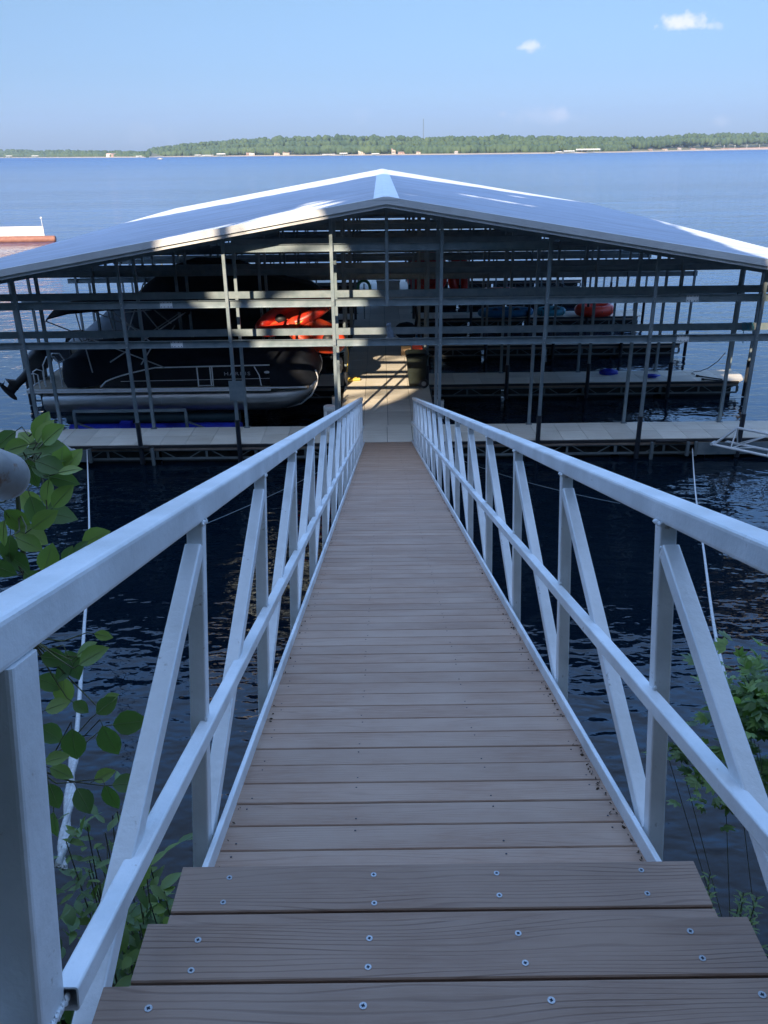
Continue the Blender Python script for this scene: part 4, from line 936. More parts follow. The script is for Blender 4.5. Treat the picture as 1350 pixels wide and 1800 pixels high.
def cable(name, pts, t0, t1, r, label, thick=None):
    y0, y1 = pts[0][1], pts[-1][1]; P = []
    for x, y in pts:
        u = (y-y0)/(y1-y0); P.append(at(x, y, 1/((1-u)/t0+u/t1)))
    t = thing(name, P[-1], label, 'cable')
    # smooth resample
    Q = []
    for i in range(len(P)-1):
        a = P[max(i-1, 0)]; b = P[i]; c = P[i+1]; d = P[min(i+2, len(P)-1)]
        for k in range(6):
            s = k/6; Q.append(.5*((2*b)+(c-a)*s+(2*a-5*b+4*c-d)*s*s+(3*b-a-3*c+d)*s**3))
    Q.append(P[-1]); n = len(Q)
    b = MB(); b.tube(Q, [max(r*.55, r*(1-.0*i/n)) for i in range(n)], 8); b.build('wire', M['rope'], t)
    if thick:
        lo, rr, amp = thick; k0 = int(n*lo); ext = []
        for ph in (0, math.pi):
            pts2 = []; S_ = []
            base = Q[k0:]+[Q[-1]+(Q[-1]-Q[-2])*k for k in (1, 2, 3, 4)]
            fine = []
            for i in range(len(base)-1):
                for k in range(10): fine.append(base[i].lerp(base[i+1], k/10))
            for i, p in enumerate(fine):
                a = ph+i*.05; side = Vector((1, .2, .1)).normalized(); ff = Vector((0, .6, .8)); pts2.append(p+side*amp*math.cos(a)+ff*amp*math.sin(a))
            # three-ply lay
            b = MB()
            for ply in range(3):
                q3 = []
                for i in range(len(pts2)*2-1):
                    p = pts2[i//2] if i % 2 == 0 else pts2[i//2].lerp(pts2[i//2+1], .5); a = i*.55+ply*2.094
                    q3.append(p+Vector((1, 0, 0))*(rr*.36*math.cos(a))+Vector((0, .6, .8))*(rr*.36*math.sin(a)))
                b.tube(q3, rr*.68, 6)
            b.build('rope_strand', M['rope'], t)
cable('anchor_cable', [(153, 790), (157, 940), (148, 1100), (137, 1262), (128, 1350), (121, 1420), (112, 1490)], 20.3, 2.9, .011, 'white cable from the left dock edge ending in twisted rope beside the sapling', (.60, .0115, .012))
cable('anchor_cable', [(1217, 788), (1222, 860), (1236, 960), (1255, 1100), (1285, 1230), (1312, 1320), (1334, 1400)], 20.3, 3.2, .011, 'white cable from the right dock edge ending in twisted rope beside the maple shrub', (.70, .0105, .012))
def crosswire(a, b, ta, tb, label):
    p = at(*a, ta); q = at(*b, tb); t = thing('anchor_wire', p, label, 'wire'); m_ = MB()
    m_.tube([p.lerp(q, k/12)-Vector((0, 0, .10*(1-(2*k/12-1)**2))) for k in range(13)], .005, 6); m_.build('wire', M['galv'], t)
crosswire((250, 965), (620, 795), 9.5, 19.2, 'thin wire crossing under the gangway, seen through the left railing')
crosswire((1090, 885), (790, 800), 12.5, 19.2, 'thin wire crossing under the gangway, seen through the right railing')

def far_float():
    t = thing('floating_barrier', (-38, 76, 0), 'white panelled floating barrier on a rusty orange tube out on the lake at the left', 'floating barrier')
    a = Vector((-28.75, 77.0, .20)); d = Vector((-1, -.075, 0)).normalized()
    b = MB(); b.cyl(a, a+d*22, .28, 20); b.cyl(a-d*.06, a, .24, 20); b.build('pontoon_tube', M['rust'], t)
    n = Vector((0, -1, 0)); st = a+d*.9+Vector((0, 0, .26))
    for k in range(10):
        p = st+d*(1.55*k); q = p+d*1.5; b = MB()
        b.extr(p+Vector((0, 0, .62)), q+Vector((0, 0, .62)), [(-.03, -.58), (.03, -.58), (.03, .16), (-.03, .16)]); b.build('panel', M['barge'], t)
    b = MB()
    for k in range(11): p = st+d*(1.55*k-.025); b.bar(p-Vector((0, 0, .1)), p+Vector((0, 0, .79)), .06, .07, (0, 1, 0))
    b.bar(st+Vector((0, 0, .80)), st+d*15.5+Vector((0, 0, .80)), .08, .04)
    b.build('posts', M['barge'], t)
    b = MB(); b.cyl(st+Vector((0, 0, .78)), st+Vector((0, 0, 1.45)), .03, 8); b.ball(st+Vector((0, 0, 1.5)), .10); b.build('marker_light', M['white'], t)
far_float()

# ------------------------------------------------------------ plants near the camera
PROF = [(0, 0), (.10, .42), (.28, .88), (.48, 1.0), (.68, .84), (.85, .46), (1.0, 0.0)]
LANCE = [(0, 0), (.15, .6), (.35, 1.0), (.6, .85), (.8, .5), (1.0, 0)]
def leaf(b, p, d, n, L, Wd, prof=PROF, fold=.22, curl=.12):
    d = d.normalized(); s = d.cross(n)
    if s.length < 1e-4: s = d.orthogonal()
    s.normalize(); n = s.cross(d).normalized(); vs = []; k = len(prof)
    for u, w_ in prof: vs.append(p+d*(L*u)-n*(curl*L*u*u))
    for sg in (-1, 1):
        for u, w_ in prof[1:-1]: vs.append(p+d*(L*u)+s*(sg*w_*Wd/2)+n*(fold*w_*Wd/2-curl*L*u*u))
    fs = []; m_ = k-2
    for o_, flip in ((k, 0), (k+m_, 1)):
        fs.append((0, 1, o_)); 
        for i in range(m_-1): fs.append((i+1, i+2, o_+i+1, o_+i))
        fs.append((m_, m_+1, o_+m_-1))
    b.add(vs, fs, True)
def sapling():
    base = Vector((-1.15, 2.35, 1.9)); rng = random.Random(11)
    t = thing('sapling', base, 'broad leaved sapling with large green oval leaves standing left of the gangway rail', 'sapling')
    T0 = 2.35
    st = [base, at(70, 1700, 2.55), at(60, 1350, 2.5), at(52, 1120, 2.45), at(45, 1010, 2.4), at(33, 900, 2.35), at(30, 860, 2.35), at(62, 800, 2.32), at(70, 752, 2.3)]
    b = MB(); b.tube(st, [.014, .013, .011, .009, .0085, .007, .006, .0045, .003], 8); b.build('stem', M['twig'], t)
    tw = MB(); lf = MB(); ld = MB(); vn = MB()
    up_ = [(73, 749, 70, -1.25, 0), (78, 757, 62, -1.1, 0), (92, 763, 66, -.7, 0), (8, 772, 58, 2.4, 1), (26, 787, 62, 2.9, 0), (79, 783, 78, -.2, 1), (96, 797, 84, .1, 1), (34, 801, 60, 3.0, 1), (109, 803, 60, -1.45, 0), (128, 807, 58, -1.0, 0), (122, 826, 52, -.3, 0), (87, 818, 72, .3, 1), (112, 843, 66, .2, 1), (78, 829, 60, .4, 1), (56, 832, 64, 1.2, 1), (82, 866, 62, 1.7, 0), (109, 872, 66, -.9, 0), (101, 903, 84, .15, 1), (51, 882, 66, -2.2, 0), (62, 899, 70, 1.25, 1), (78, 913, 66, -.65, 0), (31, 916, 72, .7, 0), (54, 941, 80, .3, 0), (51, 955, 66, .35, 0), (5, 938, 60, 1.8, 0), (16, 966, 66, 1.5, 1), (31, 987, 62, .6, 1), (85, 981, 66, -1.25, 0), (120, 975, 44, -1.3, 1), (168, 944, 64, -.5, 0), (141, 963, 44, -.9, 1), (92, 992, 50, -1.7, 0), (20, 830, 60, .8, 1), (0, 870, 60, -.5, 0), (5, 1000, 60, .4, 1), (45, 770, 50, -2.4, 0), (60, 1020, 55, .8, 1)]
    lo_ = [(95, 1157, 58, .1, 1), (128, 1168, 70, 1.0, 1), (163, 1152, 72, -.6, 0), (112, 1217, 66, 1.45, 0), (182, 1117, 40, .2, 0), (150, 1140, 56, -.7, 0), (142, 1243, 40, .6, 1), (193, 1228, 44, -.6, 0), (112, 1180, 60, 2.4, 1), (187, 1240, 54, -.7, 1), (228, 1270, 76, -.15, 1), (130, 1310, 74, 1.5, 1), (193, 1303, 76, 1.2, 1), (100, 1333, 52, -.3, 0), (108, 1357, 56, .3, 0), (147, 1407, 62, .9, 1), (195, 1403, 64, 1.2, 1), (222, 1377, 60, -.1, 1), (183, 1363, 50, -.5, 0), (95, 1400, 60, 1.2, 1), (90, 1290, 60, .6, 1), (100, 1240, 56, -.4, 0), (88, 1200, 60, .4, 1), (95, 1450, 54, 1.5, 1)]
    for lst, T, node in ((up_, 2.3, None), (lo_, 2.42, None)):
        for x, y, Lp, ang, dk in lst:
            tt = T+rng.uniform(-.12, .12); Lm = Lp/FPX*tt*.82
            c = at(x, y, tt); d = (rt*math.cos(ang)-up*math.sin(ang))
            nv = (-fw*.8+up*.5+rt*rng.uniform(-.5, .5)+up*rng.uniform(-.3, .3)).normalized(); nv = (nv-d*nv.dot(d)).normalized()
            d = (d+fw*rng.uniform(-.35, .25)).normalized()
            p0 = c-d*Lm*.5
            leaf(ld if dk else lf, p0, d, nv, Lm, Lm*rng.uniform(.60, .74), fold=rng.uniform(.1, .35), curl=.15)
            sdv = d.cross(nv).normalized(); nn = sdv.cross(d).normalized(); cu = .15
            vn.tube([p0+d*(Lm*u)-nn*(.15*Lm*u*u)+nn*.0012 for u in (0, .3, .6, .92)], [.0011, .0009, .0007, .0003], 4)
            # petiole running back to the nearest stem point
            best = min(st, key=lambda q: (q-p0).length); mid = p0.lerp(best, .5)+Vector((0, 0, -.02))
            tw.tube([p0, p0-d*.02, mid, p0.lerp(best, .97)], [.0014, .0016, .0022, .003], 5)
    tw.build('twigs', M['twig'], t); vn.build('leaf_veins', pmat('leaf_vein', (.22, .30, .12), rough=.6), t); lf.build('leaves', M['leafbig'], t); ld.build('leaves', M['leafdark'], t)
sapling()

def bush(name, c, rx, ry, rz, n, L, label, cat, mat, rng, prof=LANCE, wr=.32, group=None, stems=9, lobed=False, rise=0.0, mat2=None, zg=None, um=.12):
    c = Vector(c); base = Vector((c.x+(.8 if um > .5 else 0), c.y-(.2 if um > .5 else 0), zg if zg is not None else c.z-rz)); t = thing(name, base, label, cat, group)
    s = MB(); tips = []
    for i in range(stems):
        e = c+Vector((rng.uniform(-1, 1)*rx*.8, rng.uniform(-1, 1)*ry*.8, rng.uniform(-.2, 1)*rz*.9)); b0 = base+Vector((rng.uniform(-.1, .1), rng.uniform(-.1, .1), 0))
        mid = b0.lerp(e, .5)+Vector((rng.uniform(-.1, .1), rng.uniform(-.1, .1), .1)); tips.append((b0, mid, e)); s.tube([b0, mid, e], [.006, .004, .002] if um < .5 else [.0028, .002, .0015], 6)
        for k in range(3 if um < .5 else 0):
            u = rng.uniform(.35, .9); q = b0.lerp(mid, u*2) if u < .5 else mid.lerp(e, u*2-1); s.tube([q, q+Vector((rng.uniform(-.25, .25), rng.uniform(-.25, .25), rng.uniform(0, .2)))], [.003, .0015], 5)
    if um > .5:
        for i in range(10):
            e = c+Vector((rng.gauss(0, .5)*rx, rng.gauss(0, .5)*ry, rng.gauss(0, .5)*rz)); s.tube([c-Vector((0, 0, rz*.6)), c.lerp(e, .5), e], [.003, .0022, .0012], 5)
    s.build('stems', M['twig'], t)
    A = MB(); B = MB()
    for i in range(n):
        st = rng.choice(tips); u = rng.random()**.6; q = st[0].lerp(st[1], u*2) if u < .5 else st[1].lerp(st[2], u*2-1)
        if u < um: continue
        if um > .5: q = c+Vector((rng.gauss(0, .45)*rx, rng.gauss(0, .45)*ry, rng.gauss(0, .45)*rz))
        q = q+Vector((rng.gauss(0, .28)*rx, rng.gauss(0, .28)*ry, rng.gauss(0, .22)*rz))
        dr = (q-c); d = Vector((dr.x/rx+rng.uniform(-1, 1), dr.y/ry+rng.uniform(-1, 1), rng.uniform(-.5, .7)+rise)).normalized()
        nv = Vector((rng.uniform(-.5, .5), rng.uniform(-.5, .5), 1)).normalized(); l = L*rng.uniform(.6, 1.25); bb = A if rng.random() < .6 else B
        if lobed:
            for a in (-1.15, -.6, 0, .6, 1.15):
                sd = d.cross(nv).normalized(); dd = d*math.cos(a)+sd*math.sin(a); leaf(bb, q, dd, nv, l*(1-.28*abs(a)), l*.36, LANCE, .1, .1)
        else: leaf(bb, q, d, nv, l, l*wr, prof, .2, .2)
    A.build('foliage', mat, t); B.build('foliage', mat2 or mat, t)
    return t
rg = random.Random(21)
def pat(x, y, t_): return at(x, y, t_)
bush('shrub', pat(185, 1560, 2.7), .24, .22, .26, 700, .075, 'narrow leaved shrub low on the left, seen between the big post and the sloping brace', 'shrub', M['leafsmall'], rg, mat2=M['leafdark'], zg=1.9)
bush('shrub', pat(205, 1480, 2.9), .14, .14, .2, 150, .06, 'thin reddish twiggy sprig rising above the low left shrub', 'shrub', M['leafsmall'], rg, stems=4, zg=1.9)
bush('shrub', pat(270, 1640, 2.6), .17, .2, .22, 520, .075, 'round leaved green shrub seen between the left brace and the steps', 'shrub', M['leafbig'], rg, prof=PROF, wr=.55, zg=2.2)
bush('shrub', pat(150, 1720, 2.5), .34, .25, .26, 1100, .07, 'dense dark green ground shrub in the lower left corner beside the steps', 'shrub', M['leafdark'], rg, prof=PROF, wr=.5, zg=2.2, mat2=M['leafsmall'])
bush('shrub', pat(1335, 1235, 3.7), .19, .22, .20, 620, .075, 'bright maple leaved shrub at the right edge beyond the right railing', 'shrub', M['leafmaple'], rg, lobed=True, mat2=M['leafdark'], zg=1.4, um=.72, stems=2)
bush('shrub', pat(1262, 1365, 3.5), .17, .18, .10, 220, .05, 'sparse olive maple branch just below the bright one, behind the right braces', 'shrub', M['leafmaple'], rg, lobed=True, mat2=M['leafsmall'], zg=1.4, um=.72, stems=2)
bush('shrub', pat(1345, 1390, 3.5), .13, .2, .12, 200, .045, 'small leafy maple clump at the right edge below the bright one', 'shrub', M['leafmaple'], rg, lobed=True, mat2=M['leafsmall'], zg=1.4, um=.72, stems=2)
bush('shrub', pat(1195, 1320, 3.6), .08, .1, .05, 40, .055, 'little olive twig tip seen between the right post and brace', 'shrub', M['leafsmall'], rg, lobed=True, zg=1.6, um=.72, stems=2)
def goldenrod(x, y, t_, h, label):
    p = at(x, y, t_); t = thing('weed', (p.x, p.y, p.z-h), label, 'weed'); s = MB(); f = MB(); rng = random.Random(int(x))
    for k in range(15):
        b0 = Vector((p.x+rng.uniform(-.10, .12), p.y+rng.uniform(-.10, .10), p.z-h)); e = b0+Vector((rng.uniform(-.06, .06), rng.uniform(-.05, .05), h*rng.uniform(.5, 1.0))); s.tube([b0, b0.lerp(e, .5)+Vector((rng.uniform(-.02, .02), 0, 0)), e], [.004, .003, .0015], 5)
        for i in range(44):
            u = .25+.75*i/44; q = b0.lerp(e, u); a = i*2.4; d = Vector((math.cos(a), math.sin(a), .55)); leaf(f, q, d, Vector((0, 0, 1)), .045*(1.25-u*.6), .009, LANCE, .1, .3)
    s.build('stems', M['twig'], t); f.build('foliage', M['leafsmall'], t)
goldenrod(1262, 1545, 2.9, .75, 'feathery bright green weed by the right end of the top step')
goldenrod(1300, 1600, 2.7, .5, 'shorter feathery green weed tucked behind the right brace')

# ------------------------------------------------------------ trees on the bank behind the viewer: they shade the gangway and the near roof
def shade_trees():
    rng = random.Random(77)
    TX = [-35, -28.5, -22, -16, -10.5, -5.5, -.5, 5, 11, 17, 23.5, 30]; crowns = [MB() for _ in TX]
    def vtop(u):
        pts = [(-60, 13), (-16, 13.4), (-13, 13.6), (-9, 14.0), (-6.6, 14.2), (-4.3, 15.1), (-2.4, 15.8), (.5, 16.2), (2.5, 17.6), (4, 18.5), (5.6, 16), (6.6, 10.5), (7.3, 8.0), (7.8, 6.2), (8.2, 5.0), (8.9, 3.2), (11, 2.4), (16, 2.2), (18, 8), (22, 11.5), (60, 12.5)]
        for (a, b), (c, d) in zip(pts, pts[1:]):
            if u <= c: return b+(d-b)*(u-a)/(c-a)
        return 1.4
    poly = [(-1.4, 1.9), (-.8, 2.1), (-.45, 2.7), (-.4, 3.5), (-.4, 4.0), (-.55, 4.6), (-.85, 5.1), (-1.0, 5.4), (-1.3, 5.72), (-.95, 6.22), (-1.0, 6.38), (-2.0, 6.22), (-1.7, 6.85), (-2.65, 7.5), (-2.85, 7.3), (-2.25, 6.4), (-3.0, 5.9), (-3.7, 5.4), (-4.3, 5.25), (-4.55, 4.7), (-4.3, 3.9), (-3.6, 3.4), (-3.1, 2.9), (-2.6, 2.5)]  # gap shaped in the unseen crowns so sun lands on fascia, beams and walkway
    def inside(u, v):
        c = False; n_ = len(poly)
        for i in range(n_):
            (a, b), (c2, d) = poly[i], poly[i-1]
            if (b > v) != (d > v) and u < (c2-a)*(v-b)/(d-b)+a: c = not c
        return c
    slots = [(-.35, 9.98, 2.3, 9.36, .13), (-.45, 7.22, .5, 7.05, .09), (-.1, 13.58, 1.8, 13.1, .10), (2.9, 9.3, 3.9, 9.0, .07)]
    def lit(u, v):
        if abs(u+3.5) < .07 and 4.7 < v < 5.8 or abs(u+2.72) < .08 and 4.9 < v < 5.7: return False
        if inside(u, v): return True
        for a, b, c, d, r_ in slots:
            q = max(0, min(1, ((u-a)*(c-a)+(v-b)*(d-b))/((c-a)**2+(d-b)**2)))
            if math.hypot(u-a-q*(c-a), v-b-q*(d-b)) < r_: return True
        return False
    def emit(u, v, r, y=None):
        y = -rng.uniform(3.8, 9.5) if y is None else y; x = u-(19.2-y)*.2867; z = v+(19.2-y)*.4807
        if z < 6.4+(-y-3.8)*.25 or y > -3.8 and z < 11.5: return
        k = min(range(len(TX)), key=lambda i: abs(TX[i]-x))
        nv = Vector((rng.gauss(.25, .3), rng.gauss(.8, .3), rng.gauss(-.35, .35))).normalized(); a = nv.orthogonal().normalized(); b = nv.cross(a); ph = rng.uniform(0, 6)
        c = Vector((x, y, z)); m_ = 7
        crowns[k].add([c+(a*math.cos(ph+2*math.pi*i/m_)+b*math.sin(ph+2*math.pi*i/m_))*r*rng.uniform(.6, 1.0)+nv*rng.uniform(-.05, .05) for i in range(m_)], [tuple(range(m_))])
    def clear(u, v, r):
        if v+r > vtop(u)+.45*mn.noise(Vector((u*.9, 3, 1)))+.35*mn.noise(Vector((u*3.1, 7, 1))): return False
        return not any(lit(u+r*.8*cx, v+r*.8*cy) for cx, cy in ((0, 0), (1, 0), (-1, 0), (0, 1), (0, -1), (.7, .7), (-.7, .7), (.7, -.7), (-.7, -.7)))
    n = 0
    while n < 34000:
        u = rng.uniform(-30, 42); v = rng.uniform(-6.5, 19); r = rng.uniform(.30, .58)
        n += 1
        if clear(u, v, r): emit(u, v, r)
    n = 0
    while n < 9000:   # unseen boughs added over the steps to darken the uphill post faces
        y = rng.uniform(-3.8, .3); x = rng.uniform(-8, 7); z = rng.uniform(11.5, 15.5)+.25*abs(x); u = x+(19.2-y)*.2867; v = z-(19.2-y)*.4807; r = rng.uniform(.15, .32); n += 1
        if mn.noise(Vector((x*.5, y*.5, z*.4))) > -.12 and clear(u, v, r): emit(u, v, r, y)
    n = 0
    while n < 20000:
        u = rng.uniform(-11, 12); v = rng.uniform(-6.5, 18.5); r = rng.uniform(.30, .58); n += 1
        if clear(u, v, r): emit(u, v, r)
    n = 0
    while n < 16000:
        u = rng.uniform(-8, 10); v = rng.uniform(1, 19); r = rng.uniform(.10, .24)
        near = min(abs(v-vtop(u)), 9 if not (-8 < u < 1.5 and 1 < v < 8.6 or -2 < u < 5 and 8.5 < v < 12) else 0)
        if near > 1.2: continue
        n += 1
        if clear(u, v, r): emit(u, v, r)
    n = 0
    while n < 9000:
        u = rng.uniform(-6.8, 1.2); v = rng.uniform(1.2, 8.8); r = rng.uniform(.07, .15); n += 1
        if clear(u, v, r): emit(u, v, r)
    n = 0
    while n < 9000:
        u = rng.uniform(-5.6, .4); v = rng.uniform(1.5, 8.0); r = rng.uniform(.035, .07)
        if not any(lit(u+.3*math.cos(a), v+.3*math.sin(a)) for a in (0, 1.05, 2.1, 3.14, 4.2, 5.2)): continue
        n += 1
        if clear(u, v, r): emit(u, v, r)
    words = ['farthest left', 'second from the left', 'third from the left', 'fourth from the left', 'fifth from the left', 'sixth from the left', 'seventh from the left', 'eighth from the left', 'fourth from the right', 'third from the right', 'second from the right', 'farthest right']
    for i, x in enumerate(TX):
        if not crowns[i].v: continue
        zt = max(v.z for v in crowns[i].v)
        t = thing('bank_tree', (x, -7, 6.4), 'tall leafy tree on the bank behind the steps, %s of its row' % words[i], 'tree', 'trees on the bank behind the steps')
        b = MB(); b.tube([(x, -7, 5.6), (x+.3, -7.2, 10), (x-.2, -7, 15), (x+.3, -6.8, zt-2)], [.38, .3, .2, .05], 12)
        for q in range(7): z = 10+q*(zt-13)/7; a = rng.uniform(0, 6.28); b.tube([(x, -7, z), (x+1.3*math.cos(a), -7+1.3*math.sin(a), z+.8), (x+2.2*math.cos(a), -7+2.2*math.sin(a), z+1.2)], [.13, .08, .03], 8)
        b.build('trunk', M['bark'], t); crowns[i].build('crown', M['crown'], t)
shade_trees()

# ------------------------------------------------------------ far shore
def lerp_pts(pts, x):
    if x <= pts[0][0]: return pts[0][1]
    for (a, b), (c, d) in zip(pts, pts[1:]):
        if x <= c: return b+(d-b)*(x-a)/(c-a)
    return pts[-1][1]
WL = [(-400, 283), (0, 277.5), (262, 277), (266, 276.5), (450, 274.7), (600, 273.6), (800, 272), (1000, 269.7), (1110, 267.8), (1200, 265.6), (1350, 263.0), (1800, 258)]
TT = [(-400, 266), (0, 262.5), (150, 263.8), (262, 265.5), (268, 263), (320, 257), (400, 250.5), (470, 246), (630, 243.2), (760, 245.5), (900, 243.8), (1000, 245), (1130, 246.5), (1200, 241.5), (1350, 239.5), (1800, 234)]
def shorept(px): p = onz(px, lerp_pts(WL, px), 0); return Vector((p.x, p.y, 0))
def shore():
    rng = random.Random(9)
    def seg(a, b, name, extra):
        g = MB(); xs = [a+(b-a)*i/60 for i in range(61)]; rows = []
        for off, z in ((-6, -2), (0, .3), (12, 1.6), (60, 5), (180, 12), (420, 16), (900, 18)):
            rows.append([shorept(x)*(1+off/ (shorept(x).length))+Vector((0, 0, z if off < 20 else z*extra)) for x in xs])
        g.loft(rows); structure(g.build(name, M['shore']))
        g = MB(); g.loft([[shorept(x)*(1+o/shorept(x).length)+Vector((0, 0, z)) for x in xs] for o, z in ((-8, .02), (-2, 1.0), (7, 1.9))]); structure(g.build('shore_beach', M['sand']))
    seg(-500, 263, 'far_shore_land', .55); seg(262, 1900, 'far_shore_land', 1.0)
    wood = MB()
    icos = bmesh.new(); bmesh.ops.create_icosphere(icos, subdivisions=2, radius=1.0); iv = [v.co.copy() for v in icos.verts]; ifc = [tuple(v.index for v in f.verts) for f in icos.faces]; icos.free()
    def tree(p, r, h, zb):
        zc = zb+h-r*1.0; sx = rng.uniform(.85, 1.2)
        wood.add([Vector((p.x+v.x*r*sx*(1+.28*mn.noise(v*2.3+p*.1)), p.y+v.y*r, zc+v.z*r*1.25*(1+.25*mn.noise(v*3.1+p*.13)))) for v in iv], ifc, True)
    for px_ in range(-420, 1820, 1):
        if not (-120 < px_ < 1480) and px_ % 4: continue
        wl = lerp_pts(WL, px_); tt = lerp_pts(TT, px_); sp = shorept(px_); D = sp.length
        H = ((wl-tt)/FPX*D*1.04+0.5)*(.72 if px_ < 262 else .93)*(1+.10*mn.noise(Vector((px_*.021, 1, 0)))+.08*mn.noise(Vector((px_*.08, 5, 0))))
        for row, (off, fr) in enumerate(((rng.uniform(14, 26), .50), (rng.uniform(50, 90), .74), (rng.uniform(130, 220), .96))):
            if rng.random() < (.75, .62, .62)[row]:
                if px_ > 1105 and row == 0: continue
                p = sp*(1+off/D); ztop = H*fr*rng.uniform(.88, 1.03)*(1+off/D); r = rng.uniform(3.0, 6.8)*(1 if px_ > 264 else 1.1)
                zb = (0.5, 3.5, 8)[row]*(.5 if px_ < 264 else 1)
                tree(p, min(r, (ztop-zb)*.55), ztop-zb, zb)
    o = wood.build('far_wood', M['fartrees']); tag(o, 'long dense green wood along the far shore of the lake', 'wood', kind='stuff')
    # houses, docks, dam, mast
    def house(px_, wpx, hpx, col, off=9, roofc=(.30, .22, .18)):
        sp = shorept(px_); D = sp.length; p = sp*(1+off/D); s = D/FPX*1.05; w_ = wpx*s; h = hpx*s; z0 = 1.2
        t = thing('lake_house', (p.x, p.y, z0), 'small pale house among the trees on the far shore', 'house', 'houses on the far shore')
        b = MB(); b.box(p.x-w_/2, p.x+w_/2, p.y, p.y+7, z0, z0+h*.68); b.build('wall', pmat('house_wall', col, rough=.8), t)
        b = MB(); zr = z0+h*.68; b.add([(p.x-w_/2-.4, p.y-.4, zr), (p.x+w_/2+.4, p.y-.4, zr), (p.x+w_/2+.4, p.y+7.4, zr), (p.x-w_/2-.4, p.y+7.4, zr), (p.x-w_/2, p.y+3.5, z0+h), (p.x+w_/2, p.y+3.5, z0+h)], [(0, 1, 5, 4), (2, 3, 4, 5), (0, 4, 3), (1, 2, 5), (0, 3, 2, 1)]); b.build('roof', pmat('house_roof', roofc, rough=.8), t)
        b = MB()
        for k in range(3): xx = p.x-w_*.3+w_*.3*k; b.box(xx-.5, xx+.5, p.y-.06, p.y-.01, z0+h*.2, z0+h*.5)
        b.build('window', M['panel'], t)
    cr = (.55, .47, .38); pk = (.45, .30, .24); wh = (.66, .64, .60)
    for a in ((192, 8, 5, wh, 9, (.7, .45, .35)), (200, 7, 5, pk), (436, 5, 5, pk), (443, 8, 5, wh), (487, 9, 4, cr), (503, 10, 5, cr), (636, 10, 6, cr, 9, (.75, .68, .5)), (692, 6, 9, cr, 9, (.5, .3, .24)), (708, 14, 4, pk), (740, 14, 4, cr), (802, 5, 5, wh), (829, 8, 8, cr, 25, (.55, .4, .3)), (846, 10, 5, pk, 25), (1143, 6, 3, pk, 20), (1168, 8, 3, cr, 20), (1194, 5, 4, wh, 20), (1218, 7, 3, pk, 20), (1243, 9, 3, cr, 20)): house(*a)
    def covered_slip(px_, wpx, hpx, lab):
        sp = shorept(px_); D = sp.length; p = sp*(1-6/D); s = D/FPX*1.05; w_ = wpx*s; h = hpx*s
        t = thing('boathouse', (p.x, p.y, 0), lab, 'boathouse', 'boathouses on the far shore')
        b = MB(); b.box(p.x-w_/2, p.x+w_/2, p.y-2, p.y+3, h*.72, h); b.build('roof', M['white'], t)
        b = MB()
        for k in range(5): xx = p.x-w_/2+.3+(w_-.6)*k/4; b.box(xx-.2, xx+.2, p.y-1.8, p.y-1.4, 0, h*.72); b.box(xx-.2, xx+.2, p.y+2.4, p.y+2.8, 0, h*.72)
        b.box(p.x-w_/2, p.x+w_/2, p.y-1.9, p.y+2.9, .3, .6); b.build('posts', M['galv'], t)
    for x, w_, h in ((20, 14, 3), (66, 16, 3), (348, 9, 3), (365, 18, 2.5), (389, 13, 4.5), (578, 20, 2.5), (604, 12, 4), (660, 12, 3), (982, 10, 3), (1000, 16, 4), (245, 9, 2.5), (1033, 36, 6)):
        covered_slip(x, w_, h, 'long low pale boathouse roof beside small docks right of centre' if w_ == 36 else 'small white boathouse at the waterline of the far shore')
    # moored row of tiny boats is below what the photo resolves; one motorboat is not
    p = onz(282, 280.5, 0); t = thing('motorboat', (p.x, p.y, 0), 'tiny white motorboat out on the lake in front of the far shore', 'motorboat')
    b = MB(); b.loft([[Vector((p.x-3.5+x, p.y+w_*u, .1+1.1*abs(u)+.25*(x/7))) for u in (-1, -.8, 0, .8, 1)] for x, w_ in ((0, 1.1), (2.5, 1.25), (5, 1.0), (6.4, .5), (7, .05))]); b.box(p.x-3.3, p.x+2, p.y-.9, p.y+.9, .5, .8); b.build('hull', M['barge'], t)
    b = MB(); b.box(p.x-1.2, p.x+.6, p.y-.8, p.y+.8, .8, 1.7); b.build('cabin', M['white'], t)
    # dam
    t = thing('dam', shorept(1200), 'long low pinkish dam with white lamp posts at the right end of the far shore', 'dam')
    xs = [1112+(1500-1112)*i/20 for i in range(21)]; b = MB()
    def dp(x, o, z): q = shorept(x); return q*(1+o/q.length)+Vector((0, 0, z))
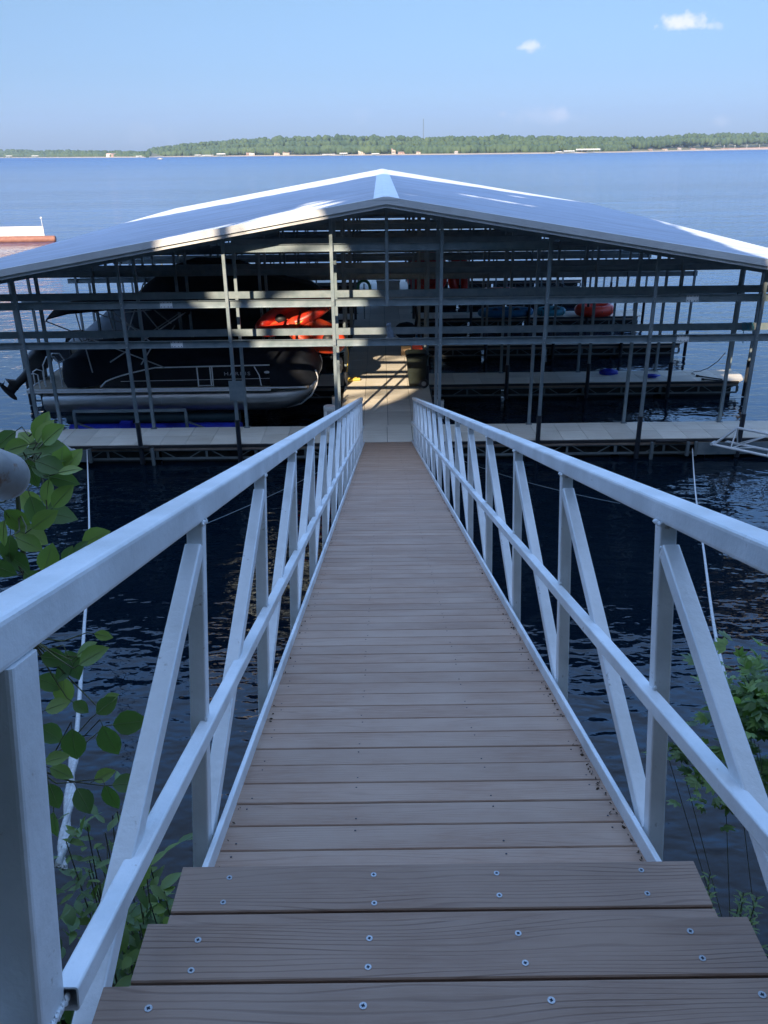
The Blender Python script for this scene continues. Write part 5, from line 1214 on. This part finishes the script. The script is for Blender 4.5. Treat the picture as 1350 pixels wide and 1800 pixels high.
    hh = lambda x: 1.2+2.2*min(1, max(0, (x-1112)/220))
    b.loft([[dp(x, 2, 0.5) for x in xs], [dp(x, 14, hh(x)) for x in xs], [dp(x, 22, hh(x)) for x in xs], [dp(x, 30, .5) for x in xs]], smooth=False); b.build('slope', pmat('dam_stone', (.46, .33, .27), (.55, .42, .34), scale=.08, rough=.9), t)
    b = MB(); b.loft([[dp(x, 20, hh(x)) for x in xs if x > 1260], [dp(x, 20, hh(x)+1.1) for x in xs if x > 1260]]); b.build('parapet', pmat('dam_wall', (.42, .24, .19), rough=.9), t)
    for x in (1272, 1291, 1312, 1334): q = dp(x, 19, hh(x)); b = MB(); b.cyl(q, q+Vector((0, 0, 6.2)), .28, 6); b.box(q.x-.6, q.x+.6, q.y-.3, q.y+.3, q.z+6.0, q.z+6.8); b.build('lamp_post', M['white'], t)
    d = ray(744, 262); p = Vector((d.x, d.y, 0)).normalized()*1750
    t = thing('radio_mast', (p.x, p.y, 10), 'thin grey lattice radio mast rising above the far wood', 'mast')
    top = ony(744, 209, p.y).z; b = MB(); w_ = .85
    for dx, dy in ((-w_, -w_), (w_, -w_), (0, w_)): b.cyl((p.x+dx, p.y+dy, 8), (p.x+dx*.6, p.y+dy*.6, top), .22, 5)
    b.build('legs', M['galvdark'], t); b = MB(); z = 10; k = 1
    while z < top-4: b.cyl((p.x-w_*k, p.y-w_, z), (p.x+w_*k, p.y-w_, z+3.5), .14, 4); z += 3.5; k = -k
    b.build('lattice', M['galvdark'], t)
shore()
def haze():
    b = MB(); b.box(-5000, 5000, -200, 8500, -3.2, 320); mt = bpy.data.materials.new('haze_air'); mt.use_nodes = True; T = NT(mt.node_tree); T.n.remove(T.n['Principled BSDF'])
    v = T.N('ShaderNodeVolumePrincipled', Density=HAZE); v.inputs['Color'].default_value = (.74, .86, 1.0, 1); v.inputs['Anisotropy'].default_value = .3
    T.L(v.outputs[0], T.n['Material Output'].inputs['Volume']); o = b.build('haze', mt); o['kind'] = 'stuff'
HAZE = .00012
haze()
bpy.context.view_layer.update()
